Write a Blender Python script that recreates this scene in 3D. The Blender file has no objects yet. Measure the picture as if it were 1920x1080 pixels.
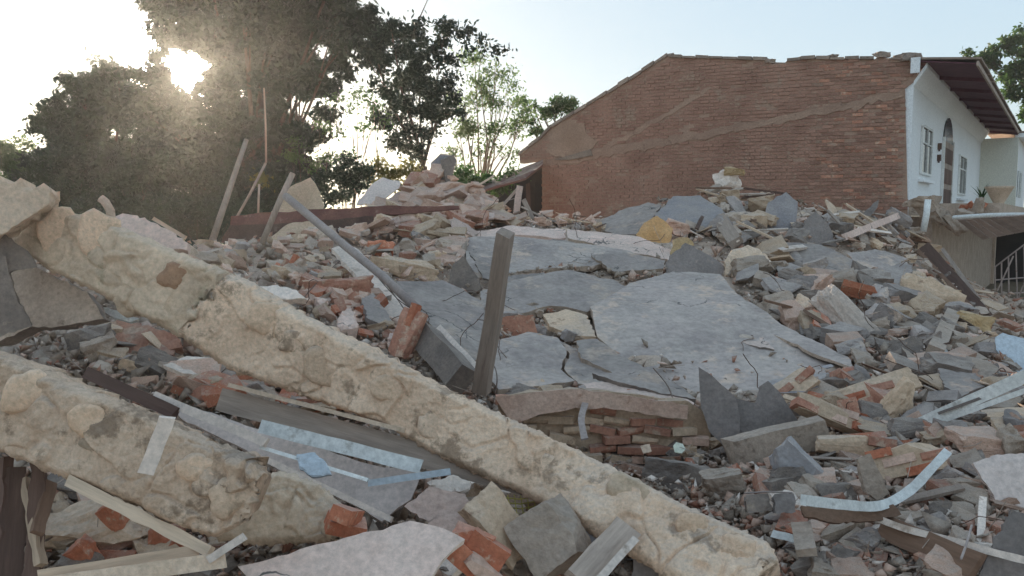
import bpy, bmesh, math, random
import numpy as np
from mathutils import Vector, Matrix, noise, geometry

random.seed(7); np.random.seed(7)
SC = bpy.context.scene
COL = SC.collection
PI = math.pi

# ------------------------------------------------------------------ camera
F = 1500.0
PITCH = math.radians(5.14)
EYE = Vector((0, 0, 3.0))
cam_d = bpy.data.cameras.new('camera'); cam = bpy.data.objects.new('camera', cam_d); COL.objects.link(cam)
cam.location = EYE; cam.rotation_euler = (PI/2 - PITCH, 0, 0)
cam_d.sensor_width = 36; cam_d.lens = F/1920*36; cam_d.clip_end = 2000; cam_d.clip_start = 0.05
SC.camera = cam

# ------------------------------------------------------------------ light
SUN_EL = math.radians(9.5); SUN_AZ = math.radians(-21.7)      # azimuth from +Y, towards +X positive
sun_dir = Vector((math.sin(SUN_AZ)*math.cos(SUN_EL), math.cos(SUN_AZ)*math.cos(SUN_EL), math.sin(SUN_EL)))
W = bpy.data.worlds.new('World'); SC.world = W; W.use_nodes = True
nt = W.node_tree; nt.nodes.clear()
wo = nt.nodes.new('ShaderNodeOutputWorld'); bg = nt.nodes.new('ShaderNodeBackground')
SKY_G = .09; SKY_T = (.85, .97, 1.06)
sky = nt.nodes.new('ShaderNodeTexSky'); sky.sky_type = 'NISHITA'; sky.sun_disc = False
sky.sun_elevation = SUN_EL; sky.sun_rotation = SUN_AZ
sky.altitude = 100; sky.air_density = 1.0; sky.dust_density = .7; sky.ozone_density = 1.5
bg.inputs['Strength'].default_value = 0.15
# the whole sky evenly compressed the way the camera's exposure does, and white-balanced a little warm
gm = nt.nodes.new('ShaderNodeGamma'); gm.inputs['Gamma'].default_value = SKY_G
nt.links.new(sky.outputs[0], gm.inputs['Color'])
wb = nt.nodes.new('ShaderNodeMix'); wb.data_type = 'RGBA'; wb.blend_type = 'MULTIPLY'; wb.inputs[0].default_value = 1
wb.inputs[7].default_value = (*SKY_T, 1)
hs = nt.nodes.new('ShaderNodeHueSaturation'); hs.inputs['Saturation'].default_value = 3.2
nt.links.new(gm.outputs[0], hs.inputs['Color']); nt.links.new(hs.outputs[0], wb.inputs[6]); nt.links.new(wb.outputs[2], bg.inputs['Color'])
# the sun's own blown-out disc and aureole as the sky shows it
geo = nt.nodes.new('ShaderNodeTexCoord')
dot = nt.nodes.new('ShaderNodeVectorMath'); dot.operation = 'DOT_PRODUCT'
dot.inputs[1].default_value = sun_dir
nt.links.new(geo.outputs['Generated'], dot.inputs[0])
mr = nt.nodes.new('ShaderNodeMapRange'); mr.inputs['From Min'].default_value = math.cos(math.radians(4.0))
mr.inputs['From Max'].default_value = math.cos(math.radians(1.2)); mr.inputs['To Min'].default_value = 0; mr.inputs['To Max'].default_value = 1
mr.interpolation_type = 'SMOOTHSTEP'
nt.links.new(dot.outputs['Value'], mr.inputs['Value'])
bg2 = nt.nodes.new('ShaderNodeBackground'); bg2.inputs['Color'].default_value = (1, .9, .72, 1)
mul = nt.nodes.new('ShaderNodeMath'); mul.operation = 'MULTIPLY'; mul.inputs[1].default_value = 4.0
nt.links.new(mr.outputs[0], mul.inputs[0]); nt.links.new(mul.outputs[0], bg2.inputs['Strength'])
add = nt.nodes.new('ShaderNodeAddShader')
nt.links.new(bg.outputs[0], add.inputs[0]); nt.links.new(bg2.outputs[0], add.inputs[1])
nt.links.new(add.outputs[0], wo.inputs['Surface'])
sl = bpy.data.lights.new('sun', 'SUN'); sl.energy = 2.5; sl.angle = math.radians(0.5); sl.color = (1, .86, .68)
so = bpy.data.objects.new('sun', sl); COL.objects.link(so)
so.rotation_euler = (-sun_dir).to_track_quat('-Z', 'Y').to_euler()
SC.view_settings.view_transform = 'Standard'; SC.view_settings.look = 'None'
SC.view_settings.exposure = 2.3; SC.view_settings.gamma = 1.0
SC.view_settings.use_curve_mapping = False
SC.cycles.volume_bounces = 1; SC.cycles.max_bounces = 6; SC.cycles.diffuse_bounces = 3
SC.cycles.transparent_max_bounces = 6; SC.cycles.sample_clamp_indirect = 4

# ------------------------------------------------------------------ projection helpers
cp, sp_ = math.cos(PITCH), math.sin(PITCH)
def ray(px, py):
    a = (px-960)/F; b = (540-py)/F
    v = Vector((a, cp + b*sp_, -sp_ + b*cp))
    return v / v.y                     # y component 1: distance along y = depth
def P(px, py, d): return EYE + ray(px, py)*d
def px_of(p):
    q = Vector(p) - EYE
    f = q.y*cp - q.z*sp_; u = q.y*sp_ + q.z*cp
    if f < .05: return (-9999, -9999)
    return (960 + F*q.x/f, 540 - F*u/f)

# ------------------------------------------------------------------ materials
MATS = {}
def mat(name, c1, c2, c3=None, scale=1.5, bump=.4, rough=.9, stain=.55, fine=30, trans=0, metal=0, grain=None, cracks=0):
    """mineral surface: two mottled colours, patches of a third, fine grit and relief"""
    if name in MATS: return MATS[name]
    if not name.startswith(('leaf', 'wall_white', 'wall_cream', 'white_paint', 'light_blue', 'soffit')):
        c1, c2, c3 = [tuple(min(.85, a*b) for a, b in zip(c, (1.18, .99, .88))) if c else None for c in (c1, c2, c3)]   # warm tint put into base colours to offset the blue sky light
    m = bpy.data.materials.new(name); m.use_nodes = True; n = m.node_tree; n.nodes.clear(); L = n.links.new
    out = n.nodes.new('ShaderNodeOutputMaterial'); b = n.nodes.new('ShaderNodeBsdfPrincipled')
    b.inputs['Roughness'].default_value = rough; b.inputs['Metallic'].default_value = metal
    b.inputs['Specular IOR Level'].default_value = .3
    tc = n.nodes.new('ShaderNodeTexCoord'); oi = n.nodes.new('ShaderNodeObjectInfo')
    va = n.nodes.new('ShaderNodeVectorMath'); va.operation = 'MULTIPLY_ADD'
    L(oi.outputs['Random'], va.inputs[0]); va.inputs[1].default_value = (37, 91, 53); L(tc.outputs['Object'], va.inputs[2])
    vec = va.outputs[0]
    if grain:
        mp = n.nodes.new('ShaderNodeMapping'); mp.inputs['Scale'].default_value = grain; L(vec, mp.inputs[0]); vecg = mp.outputs[0]
    else: vecg = vec
    def noi(sc, det, v, ro=.6):
        t = n.nodes.new('ShaderNodeTexNoise'); t.inputs['Scale'].default_value = sc; t.inputs['Detail'].default_value = det
        t.inputs['Roughness'].default_value = ro; L(v, t.inputs['Vector']); return t.outputs['Fac']
    def ramp(v, a, bb):
        r = n.nodes.new('ShaderNodeMapRange'); r.inputs['From Min'].default_value = a; r.inputs['From Max'].default_value = bb; r.interpolation_type = 'SMOOTHSTEP'
        L(v, r.inputs['Value']); return r.outputs[0]
    def mix(f, a, bb, mode='MIX'):
        x = n.nodes.new('ShaderNodeMix'); x.data_type = 'RGBA'; x.blend_type = mode
        for s, v in ((x.inputs[0], f), (x.inputs[6], a), (x.inputs[7], bb)):
            if hasattr(v, 'links'): L(v, s)
            elif isinstance(v, (int, float)): s.default_value = v
            else: s.default_value = (*v, 1)
        return x.outputs[2]
    n1 = noi(scale, 6, vecg, .65)
    col = mix(ramp(n1, .35, .65), c1, c2)
    if c3:
        n2 = noi(scale*1.7+.3, 8, vecg, .7)
        col = mix(ramp(n2, stain, stain+.09), col, c3)
    if cracks:      # fine branching cracks, here and there
        wv = n.nodes.new('ShaderNodeTexNoise'); wv.inputs['Scale'].default_value = 3; wv.inputs['Detail'].default_value = 5; L(vec, wv.inputs['Vector'])
        wa = n.nodes.new('ShaderNodeVectorMath'); wa.operation = 'MULTIPLY_ADD'; wa.inputs[1].default_value = (.5, .5, .5); L(wv.outputs['Color'], wa.inputs[0]); L(vec, wa.inputs[2])
        vo = n.nodes.new('ShaderNodeTexVoronoi'); vo.feature = 'DISTANCE_TO_EDGE'; vo.inputs['Scale'].default_value = 1.3; L(wa.outputs[0], vo.inputs['Vector'])
        cr = ramp(vo.outputs['Distance'], .014, .004); mk = ramp(noi(1.1, 2, vec), .54, .62)
        mm = n.nodes.new('ShaderNodeMath'); mm.operation = 'MULTIPLY'; L(cr, mm.inputs[0]); L(mk, mm.inputs[1])
        crack = mm.outputs[0]
    if not name.startswith(('leaf', 'wall', 'window', 'soffit', 'void_shade', 'bark', 'green', 'light_blue', 'yellow', 'wood', 'roof', 'cement_cap', 'soil', 'mortar_band')):
        # pale dust that has settled on everything lying flat
        ge = n.nodes.new('ShaderNodeNewGeometry'); sx = n.nodes.new('ShaderNodeSeparateXYZ'); L(ge.outputs['Normal'], sx.inputs[0])
        du = ramp(sx.outputs['Z'], .45, .95); dn = ramp(noi(2.3, 6, vec), .35, .65)
        dm = n.nodes.new('ShaderNodeMath'); dm.operation = 'MULTIPLY'; L(du, dm.inputs[0]); L(dn, dm.inputs[1])
        dm2 = n.nodes.new('ShaderNodeMath'); dm2.operation = 'MULTIPLY'; L(dm.outputs[0], dm2.inputs[0]); dm2.inputs[1].default_value = .5
        col = mix(dm2.outputs[0], col, (.46, .385, .33))
    n3 = noi(fine, 4, vecg, .7)
    g = n.nodes.new('ShaderNodeMapRange'); g.inputs['From Min'].default_value = .25; g.inputs['From Max'].default_value = .75
    g.inputs['To Min'].default_value = .72; g.inputs['To Max'].default_value = 1.22; L(n3, g.inputs['Value'])
    cc = n.nodes.new('ShaderNodeCombineColor')
    for i in range(3): L(g.outputs[0], cc.inputs[i])
    col = mix(1.0, col, cc.outputs[0], 'MULTIPLY')
    if cracks: col = mix(crack, col, (.12, .105, .095))
    # each object a little lighter or darker than the next
    h = n.nodes.new('ShaderNodeHueSaturation'); L(col, h.inputs['Color'])
    hv = n.nodes.new('ShaderNodeMapRange'); hv.inputs['To Min'].default_value = .82; hv.inputs['To Max'].default_value = 1.2
    L(oi.outputs['Random'], hv.inputs['Value']); L(hv.outputs[0], h.inputs['Value'])
    L(h.outputs[0], b.inputs['Base Color'])
    bp = n.nodes.new('ShaderNodeBump'); bp.inputs['Strength'].default_value = bump; bp.inputs['Distance'].default_value = .02
    ma = n.nodes.new('ShaderNodeMath'); ma.operation = 'MULTIPLY_ADD'
    n4 = noi(scale*5+2, 8, vecg, .62)
    L(n3, ma.inputs[0]); ma.inputs[1].default_value = .35; L(n4, ma.inputs[2])
    L(ma.outputs[0], bp.inputs['Height']); L(bp.outputs[0], b.inputs['Normal'])
    if trans:
        tr = n.nodes.new('ShaderNodeBsdfTranslucent'); L(h.outputs[0], tr.inputs['Color'])
        ms = n.nodes.new('ShaderNodeMixShader'); ms.inputs[0].default_value = trans
        L(b.outputs[0], ms.inputs[1]); L(tr.outputs[0], ms.inputs[2]); L(ms.outputs[0], out.inputs[0])
    else: L(b.outputs[0], out.inputs[0])
    MATS[name] = m; return m

mat('grey_plaster', (.22,.217,.222), (.345,.335,.335), (.44,.39,.345), .9, .5, .85, .53, 14, cracks=1)
mat('grey_back', (.20,.20,.205), (.25,.245,.25), (.32,.30,.28), 2.0, .3, .9, .62)
mat('blue_grey', (.24,.26,.30), (.30,.32,.35), (.38,.37,.36), 2.0, .3, .8, .6)
mat('concrete', (.34,.305,.265), (.44,.40,.355), (.24,.21,.18), 3.0, .8, .95, .58)
mat('dark_concrete', (.18,.17,.165), (.25,.235,.22), (.34,.31,.27), 3.0, .7, .95, .60)
mat('cream_cement', (.55,.48,.39), (.64,.57,.48), (.40,.35,.29), 2.4, .9, .95, .58)
mat('beam_face', (.53,.435,.34), (.67,.58,.475), (.30,.245,.19), 2.0, 1.0, .95, .53, 45)
mat('beam_grey', (.40,.35,.28), (.52,.46,.37), (.30,.28,.21), 2.2, .8, .95, .58)
mat('beam_stone', (.57,.46,.35), (.68,.57,.45), (.42,.35,.27), 3, 1.0, .95, .6, 45)
mat('beam_stone_red', (.34,.22,.15), (.42,.30,.21), (.28,.19,.14), 4, .8, .95, .6)
mat('white_plaster', (.60,.59,.57), (.70,.68,.65), (.42,.38,.34), 2.0, .35, .8, .57)
mat('white_paint', (.74,.73,.70), (.80,.79,.76), (.48,.45,.41), 2.5, .2, .6, .57)
mat('pink_dust', (.46,.345,.29), (.55,.44,.38), (.36,.25,.20), 2.5, .7, .95, .58)
mat('pink_plaster', (.50,.42,.39), (.60,.52,.49), (.40,.31,.26), 1.6, .45, .9, .60, 30, cracks=1)
mat('tan_dust', (.44,.365,.28), (.53,.455,.36), (.32,.25,.19), 2.5, .7, .95, .58)
mat('terracotta', (.40,.155,.095), (.46,.21,.135), (.48,.37,.29), 5.0, .6, .9, .55)
mat('old_brick', (.34,.18,.135), (.42,.25,.19), (.46,.37,.30), 4.0, .7, .95, .53)
mat('wall_brick', (.26,.165,.135), (.34,.225,.185), (.33,.265,.22), 1.1, .9, .95, .55)
mat('wall_mortar', (.27,.20,.165), (.33,.255,.21), (.22,.165,.135), 1.2, .8, .95, .58)
mat('mortar_band', (.30,.23,.185), (.36,.28,.23), (.27,.20,.165), 2.0, .8, .95, .58)
mat('ochre', (.50,.32,.15), (.56,.39,.21), (.44,.33,.24), 3.0, .3, .9, .62)
mat('wood_grey', (.28,.255,.235), (.38,.35,.32), (.20,.17,.155), 2.0, .5, .9, .6, 40, grain=(1,1,.08))
mat('wood_dark', (.085,.06,.055), (.14,.10,.085), (.20,.16,.14), 2.0, .5, .9, .6, 40, grain=(1,1,.08))
mat('wood_pale', (.50,.42,.33), (.60,.53,.43), (.36,.29,.22), 2.0, .4, .9, .6, 40, grain=(1,1,.08))
mat('wood_brown', (.15,.105,.08), (.21,.15,.115), (.11,.08,.065), 2.0, .4, .9, .6, 40, grain=(1,1,.08))
mat('rust', (.11,.055,.05), (.16,.085,.07), (.22,.15,.13), 3.0, .3, .8, .58)
mat('steel', (.30,.28,.285), (.37,.35,.35), (.20,.14,.12), 3.0, .2, .6, .6)
mat('rebar', (.07,.045,.035), (.11,.07,.05), None, 6, .5, .9)
mat('pale_sheet', (.55,.53,.54), (.64,.62,.62), (.44,.40,.38), 1.5, .25, .7, .62)
mat('light_blue', (.46,.51,.56), (.56,.60,.64), (.60,.60,.59), 1.5, .1, .5, .60)
mat('ground_dust', (.30,.255,.215), (.40,.35,.30), (.19,.16,.14), 1.2, 1.0, .95, .55, 40)
mat('gravel_mix', (.33,.295,.265), (.47,.42,.38), (.34,.20,.15), 2.0, .4, .95, .60, 8)
mat('soil', (.10,.085,.06), (.14,.12,.085), (.06,.07,.035), .3, .6, .95, .55, 6)
mat('wall_white', (.82,.82,.82), (.85,.85,.85), (.70,.69,.66), .8, .15, .85, .66)
mat('wall_cream', (.80,.77,.66), (.83,.80,.70), (.68,.64,.54), .8, .15, .85, .66)
mat('soffit_wood', (.09,.025,.038), (.13,.045,.06), None, 3, .3, .8)
mat('roof_tile', (.23,.20,.18), (.31,.27,.24), (.17,.15,.14), 2, .6, .95, .58)
mat('cement_cap', (.24,.215,.195), (.31,.28,.25), (.17,.16,.13), 2, .9, .95, .58)
mat('void_shade', (.02,.02,.022), (.03,.028,.03), None, 2, .2, .9)  # near-black base colour stands for shade inside openings and hollows
mat('window_glass', (.03,.035,.045), (.04,.045,.055), None, 1, 0, .12)
mat('bark', (.05,.042,.036), (.08,.068,.058), None, 6, .8, .95, grain=(1,1,.3))
mat('bark_pale', (.20,.18,.15), (.27,.24,.20), None, 6, .8, .95, grain=(1,1,.3))
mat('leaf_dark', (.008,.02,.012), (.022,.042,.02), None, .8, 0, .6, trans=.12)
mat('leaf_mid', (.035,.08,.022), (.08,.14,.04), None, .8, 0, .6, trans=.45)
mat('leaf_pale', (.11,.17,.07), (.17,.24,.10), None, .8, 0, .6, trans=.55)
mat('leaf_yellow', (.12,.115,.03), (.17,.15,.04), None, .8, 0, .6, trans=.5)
mat('green_glass', (.70,.85,.70), (.8,.9,.78), None, 3, 0, .1)
mat('yellow_net', (.42,.42,.12), (.5,.5,.16), None, 3, 0, .6)
mat('foam_yellow', (.48,.38,.22), (.56,.47,.31), (.40,.30,.18), 4, .8, .95, .58)
M = MATS

# ------------------------------------------------------------------ objects
def link(o, parent=None):
    COL.objects.link(o)
    if parent: o.parent = parent
    return o
def tag(o, label=None, cat=None, group=None, kind=None):
    if label: o['label'] = label
    if cat: o['category'] = cat; o['kind'] = 'thing'
    if group: o['group'] = group
    if kind: o['kind'] = kind
    return o
def empty(name, loc, label, cat, group=None):
    o = bpy.data.objects.new(name, None); o.location = loc; o.empty_display_size = .2; link(o)
    return tag(o, label, cat, group)
def mesh_obj(name, verts, faces, m, parent=None, smooth=False, origin=None):
    me = bpy.data.meshes.new(name)
    if origin is not None:
        verts = [Vector(v) - Vector(origin) for v in verts]
    me.from_pydata([tuple(v) for v in verts], [], faces); me.materials.append(M[m] if isinstance(m, str) else m)
    if smooth: me.polygons.foreach_set('use_smooth', [True]*len(me.polygons))
    o = bpy.data.objects.new(name, me)
    if origin is not None:
        o.location = Vector(origin) - (parent.location if parent else Vector())
    return link(o, parent)
def np_obj(name, V, Fc, m, parent=None, smooth=False):
    """fast mesh from numpy arrays, Fc (n,k)"""
    me = bpy.data.meshes.new(name); V = np.asarray(V, np.float32); Fc = np.asarray(Fc, np.int32); n, k = Fc.shape
    if parent is not None: V = V - np.array(parent.location, np.float32)
    me.vertices.add(len(V)); me.vertices.foreach_set('co', V.ravel())
    me.loops.add(n*k); me.loops.foreach_set('vertex_index', Fc.ravel())
    me.polygons.add(n); me.polygons.foreach_set('loop_start', np.arange(0, n*k, k)); me.polygons.foreach_set('loop_total', np.full(n, k))
    if smooth: me.polygons.foreach_set('use_smooth', np.ones(n, bool))
    me.materials.append(M[m] if isinstance(m, str) else m); me.update(calc_edges=True)
    o = bpy.data.objects.new(name, me); return link(o, parent)

# ------------------------------------------------------------------ terrain: the heap's own height field
CTRL = [(0,1080,3.5),(300,1080,3.7),(620,1080,3.6),(960,1080,3.9),(1400,1080,4.0),(1200,1080,4.0),(1900,1080,3.7),
 (0,840,4.6),(250,900,4.3),(200,720,5.8),(0,620,6.4),(60,470,8.2),(250,450,9.4),(400,462,10.5),
 (620,900,5.0),(600,760,6.2),(480,620,7.6),(480,500,10.5),(520,445,13),(700,400,15.5),(640,560,8.8),
 (900,900,5.0),(840,700,7.3),(960,740,7.4),(820,560,9.8),(960,600,9.6),(960,500,12.2),(960,430,15.2),(820,345,17.5),(900,375,17.5),(760,400,16),
 (1180,880,6.2),(1300,880,6.0),(1180,740,7.2),(1200,600,9.8),(1200,500,12.5),(1150,430,16.5),(1060,425,17),
 (1450,900,5.0),(1400,740,7.3),(1450,640,9.2),(1420,520,12),(1400,440,15),(1350,370,18.2),(1250,375,18),(1480,375,18),
 (1700,900,5.0),(1650,750,6.8),(1700,650,8.8),(1700,540,12),(1640,430,16.5),(1620,410,18.5),
 (1900,900,4.8),(1880,760,6.5),(1880,670,8.6),(1860,600,12.5),(1890,590,16)]
pts = [tuple(P(*c)) for c in CTRL]
pts += [(x, y, 1.25) for x in (-6,-3,0,3,6) for y in (-3, 0, 1.5)]
pts += [(-10,4,1.2),(-12,8,.9),(-12,12,.7),(10,4,1.0),(13,8,.5),(16,12,.2),(18,18,.1),(-9,16,1.2),(-14,20,.2),(-6,20,.6),(-4,22,1.2),(0,23,1.4),(4,24,1.2),(8,26,.3),(0,29,.1),(14,28,0),(-12,28,0),(5,23,1.8),(20,24,0)]
PT = np.array(pts); nP = len(PT)
def _phi(A, B): return np.sqrt(((A[:, None, :]-B[None, :, :])**2).sum(-1) + .05)
A = np.zeros((nP+3, nP+3)); A[:nP, :nP] = _phi(PT[:, :2], PT[:, :2]) + np.eye(nP)*-.02
A[:nP, nP] = 1; A[:nP, nP+1:] = PT[:, :2]; A[nP, :nP] = 1; A[nP+1:, :nP] = PT[:, :2].T
Wt = np.linalg.solve(A, np.concatenate([PT[:, 2], np.zeros(3)]))
GX0, GX1, GY0, GY1, GS = -16.0, 20.0, -4.0, 30.0, .1
gx = np.arange(GX0, GX1+1e-6, GS); gy = np.arange(GY0, GY1+1e-6, GS)
G = np.zeros((len(gy), len(gx)))
for j, y in enumerate(gy):
    q = np.stack([gx, np.full_like(gx, y)], 1)
    G[j] = _phi(q, PT[:, :2]) @ Wt[:nP] + Wt[nP] + q @ Wt[nP+1:]
# sink towards the edges of the heap
ex = np.clip(np.minimum(gx-GX0, GX1-gx)/2.5, 0, 1); ey = np.clip((GY1-gy)/2.5, 0, 1)
G = G*np.outer(ey, ex) - .15*(1-np.outer(ey, ex))
def H(x, y):
    u = min(max((x-GX0)/GS, 0), len(gx)-1.001); v = min(max((y-GY0)/GS, 0), len(gy)-1.001)
    i, j = int(u), int(v); fu, fv = u-i, v-j
    return (G[j,i]*(1-fu)+G[j,i+1]*fu)*(1-fv) + (G[j+1,i]*(1-fu)+G[j+1,i+1]*fu)*fv
def D(px, py, far=19.0):
    r = ray(px, py); d = 1.5
    while d < far:
        if EYE.z + r.z*d < H(r.x*d, d): return d
        d += .04
    return None
def Dn(px, py):
    for k in range(60):
        d = D(px, py + 6*k)
        if d: return d
    return 10.0

mound_v = np.zeros((len(gy), len(gx), 3)); mound_v[..., 0] = gx[None, :]; mound_v[..., 1] = gy[:, None]
for j, y in enumerate(gy):
    for i, x in enumerate(gx):
        nz = noise.fractal(Vector((x*1.6, y*1.6, 3)), 1.0, 2.1, 4)
        mound_v[j, i, 2] = G[j, i] - .10 + .11*nz
nx_, ny_ = len(gx), len(gy)
ii = np.arange(nx_*ny_).reshape(ny_, nx_)
Fq = np.stack([ii[:-1, :-1].ravel(), ii[:-1, 1:].ravel(), ii[1:, 1:].ravel(), ii[1:, :-1].ravel()], 1)
o = np_obj('rubble_mound', mound_v.reshape(-1, 3), Fq, 'ground_dust', smooth=True); tag(o, kind='structure')
o = mesh_obj('ground', [(-110,-60,0),(110,-60,0),(110,140,0),(-110,140,0)], [(0,1,2,3)], 'soil'); tag(o, kind='structure')

# ------------------------------------------------------------------ generic builders
def inside(x, y, poly):
    c = False; n = len(poly); j = n-1
    for i in range(n):
        xi, yi = poly[i]; xj, yj = poly[j]
        if (yi > y) != (yj > y) and x < (xj-xi)*(y-yi)/(yj-yi)+xi: c = not c
        j = i
    return c
def fit_normal(pts3):
    A_ = np.array([tuple(p) for p in pts3]); c = A_.mean(0); u, s, vt = np.linalg.svd(A_-c); n = Vector(vt[2])
    return n if n.z > 0 else -n
BLOCK = []       # picture areas of large clean slabs kept free of small pieces
LAND = []        # (px, py, phrase)
def jag(poly, step, amp):
    out = []; n = len(poly)
    for i in range(n):
        a = Vector(poly[i]); b = Vector(poly[(i+1) % n]); L_ = (b-a).length; k = max(1, int(L_/step))
        t = (b-a)/max(L_, 1e-6); nn = Vector((-t.y, t.x))
        for q in range(k):
            f = q/k; w = 0 if q == 0 else 1
            out.append(a + t*(L_*(f + random.uniform(-.25, .25)/k*w)) + nn*random.gauss(0, amp)*(w*.9+.1))
    return out
def slab(name, label, cat, poly, m, th=.05, lift=.05, n=None, depth=None, warp=.012, amp=None, group=None, clear=False, parent=None, dome=0, edge_m=None, taper=.25):
    """broken sheet or lump: outline as seen, laid on its own plane in the heap, with real thickness and ragged edges"""
    if th >= .14 and m != 'grey_plaster' and not parent and name not in ('cement_end',):
        if clear: BLOCK.append(poly)
        return lump(name, label, cat, poly, m, lift, depth, .12 if 'block' in name else .24)
    cx = sum(p[0] for p in poly)/len(poly); cy = sum(p[1] for p in poly)/len(poly)
    ds = [Dn(*p) for p in poly]
    base = [P(p[0], p[1], d) for p, d in zip(poly, ds)]
    C0 = P(cx, cy, depth) if depth else P(cx, cy, Dn(cx, cy))
    view = (EYE - C0).normalized()
    if n is None:
        nn = fit_normal(base + [C0]) if len(base) > 2 else Vector((0, -.5, .86))
        if nn.dot(view) < 0: nn = -nn
        k = 0
        while nn.dot(view) < .34 and k < 30: nn = (nn + view*.08).normalized(); k += 1
    else: nn = Vector(n).normalized()
    if nn.dot(view) < .08: nn = (nn + view*(.1-nn.dot(view))).normalized()
    if depth is None:
        C0 = C0 - ray(cx, cy)*lift
    def on(px, py):
        r = ray(px, py); t = (C0-EYE).dot(nn)/r.dot(nn); return EYE + r*t
    W3 = [on(*p) for p in poly]
    ux = (Vector((1, 0, 0)) - nn*nn.x).normalized(); uy = nn.cross(ux)
    loc = [((w-C0).dot(ux), (w-C0).dot(uy)) for w in W3]
    size = max(max(a[0] for a in loc)-min(a[0] for a in loc), max(a[1] for a in loc)-min(a[1] for a in loc))
    ppx = C0.y/F
    amp = (1.3*ppx) if amp is None else amp*ppx
    out = jag(loc, max(size/24, 8*ppx), amp)
    xs = [p.x for p in out]; ys = [p.y for p in out]
    g = size/13; inner = []
    y = min(ys)+g/2
    o2 = [(p.x, p.y) for p in out]
    while y < max(ys):
        x = min(xs)+g/2
        while x < max(xs):
            a, b = x+random.uniform(-.3, .3)*g, y+random.uniform(-.3, .3)*g
            if inside(a, b, o2): inner.append(Vector((a, b)))
            x += g
        y += g
    nO = len(out)
    V2, E2, F2, *_ = geometry.delaunay_2d_cdt(out+inner, [], [list(range(nO))], 1, 1e-5)
    sd = random.uniform(0, 99)
    cen = Vector((sum(xs)/nO, sum(ys)/nO))
    # boundary edges
    cnt = {}
    for f in F2:
        for a, b in zip(f, f[1:]+f[:1]):
            cnt[(a, b)] = 1
    bnd = [(a, b) for (a, b) in cnt if (b, a) not in cnt]
    bset = {a for e in bnd for a in e}
    top = []; bot = []
    for i, v in enumerate(V2):
        z = warp*size*noise.fractal(Vector((v.x/size*2.2+sd, v.y/size*2.2, sd)), 1, 2, 3)*2
        z += .004*noise.noise(Vector((v.x*30, v.y*30, sd)))
        if dome:
            z += 0 if i in bset else dome*size*(.5 + .5*noise.noise(Vector((v.x/size*5, v.y/size*5, sd))))
        top.append(Vector((v.x, v.y, z)))
        w = Vector((v.x, v.y)); 
        if i in bset: w = v + (cen-v)*min(.5, taper*th/max(size, .01)*random.uniform(.3, 2.4))
        bot.append(Vector((w.x, w.y, z - th*(random.uniform(.8, 1.15) if i in bset else 1) - (dome*size*.4 if dome else 0))))
    N = len(top)
    faces = [tuple(f) for f in F2] + [tuple(i+N for i in reversed(f)) for f in F2] + [(b, a, a+N, b+N) for a, b in bnd]
    R = Matrix((ux, uy, nn)).transposed()
    me = bpy.data.meshes.new(name); me.from_pydata([tuple(v) for v in top+bot], [], faces)
    me.materials.append(M[m])
    if edge_m:
        me.materials.append(M[edge_m])
        for k in range(len(F2), len(faces)): me.polygons[k].material_index = 1
    o = bpy.data.objects.new(name, me)
    mw = Matrix.Translation(C0) @ R.to_4x4()
    link(o, parent)
    o.matrix_world = (Matrix.Translation(-parent.location) @ mw) if parent else mw
    if parent:
        o.matrix_basis = Matrix.Translation(-parent.location) @ mw
    if label: tag(o, label, cat, group)
    if clear: BLOCK.append(poly)
    return o
def lump(name, label, cat, poly, m, lift=.3, depth=None, rough=.24):
    """solid broken lump filling an outline: long axis, width and tilt taken from it"""
    A_ = np.array(poly, float); c = A_.mean(0); u, s_, vt = np.linalg.svd(A_-c); q = (A_-c) @ vt.T
    L_, w_ = np.ptp(q[:, 0]), np.ptp(q[:, 1]); mid = c + ((q[:, 0].max()+q[:, 0].min())/2)*vt[0] + ((q[:, 1].max()+q[:, 1].min())/2)*vt[1]
    d = depth if depth else Dn(*mid)-lift*.7
    C0 = P(mid[0], mid[1], d); k = d/F; view = (EYE-C0).normalized()
    r = Vector((1, 0, 0)); r = (r-view*r.dot(view)).normalized(); up = view.cross(r)
    ax = (r*vt[0][0] - up*vt[0][1]).normalized(); sd = int(mid[0]*7+mid[1]) % 997; rr = random.Random(sd)
    view2 = Matrix.Rotation(rr.uniform(-.5, .5), 3, ax) @ view; b = view2.cross(ax).normalized()
    me = rock_mesh(name, L_*k*1.05, w_*k*1.02, w_*k*.8, rough, 3 if rough < .2 else 5, 3, sd); me.materials.append(M[m])
    o = bpy.data.objects.new(name, me); link(o)
    o.matrix_basis = Matrix.Translation(C0 - view*w_*k*.25) @ Matrix((ax, b, view2)).transposed().to_4x4()
    if label: tag(o, label, cat)
    return o
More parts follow.
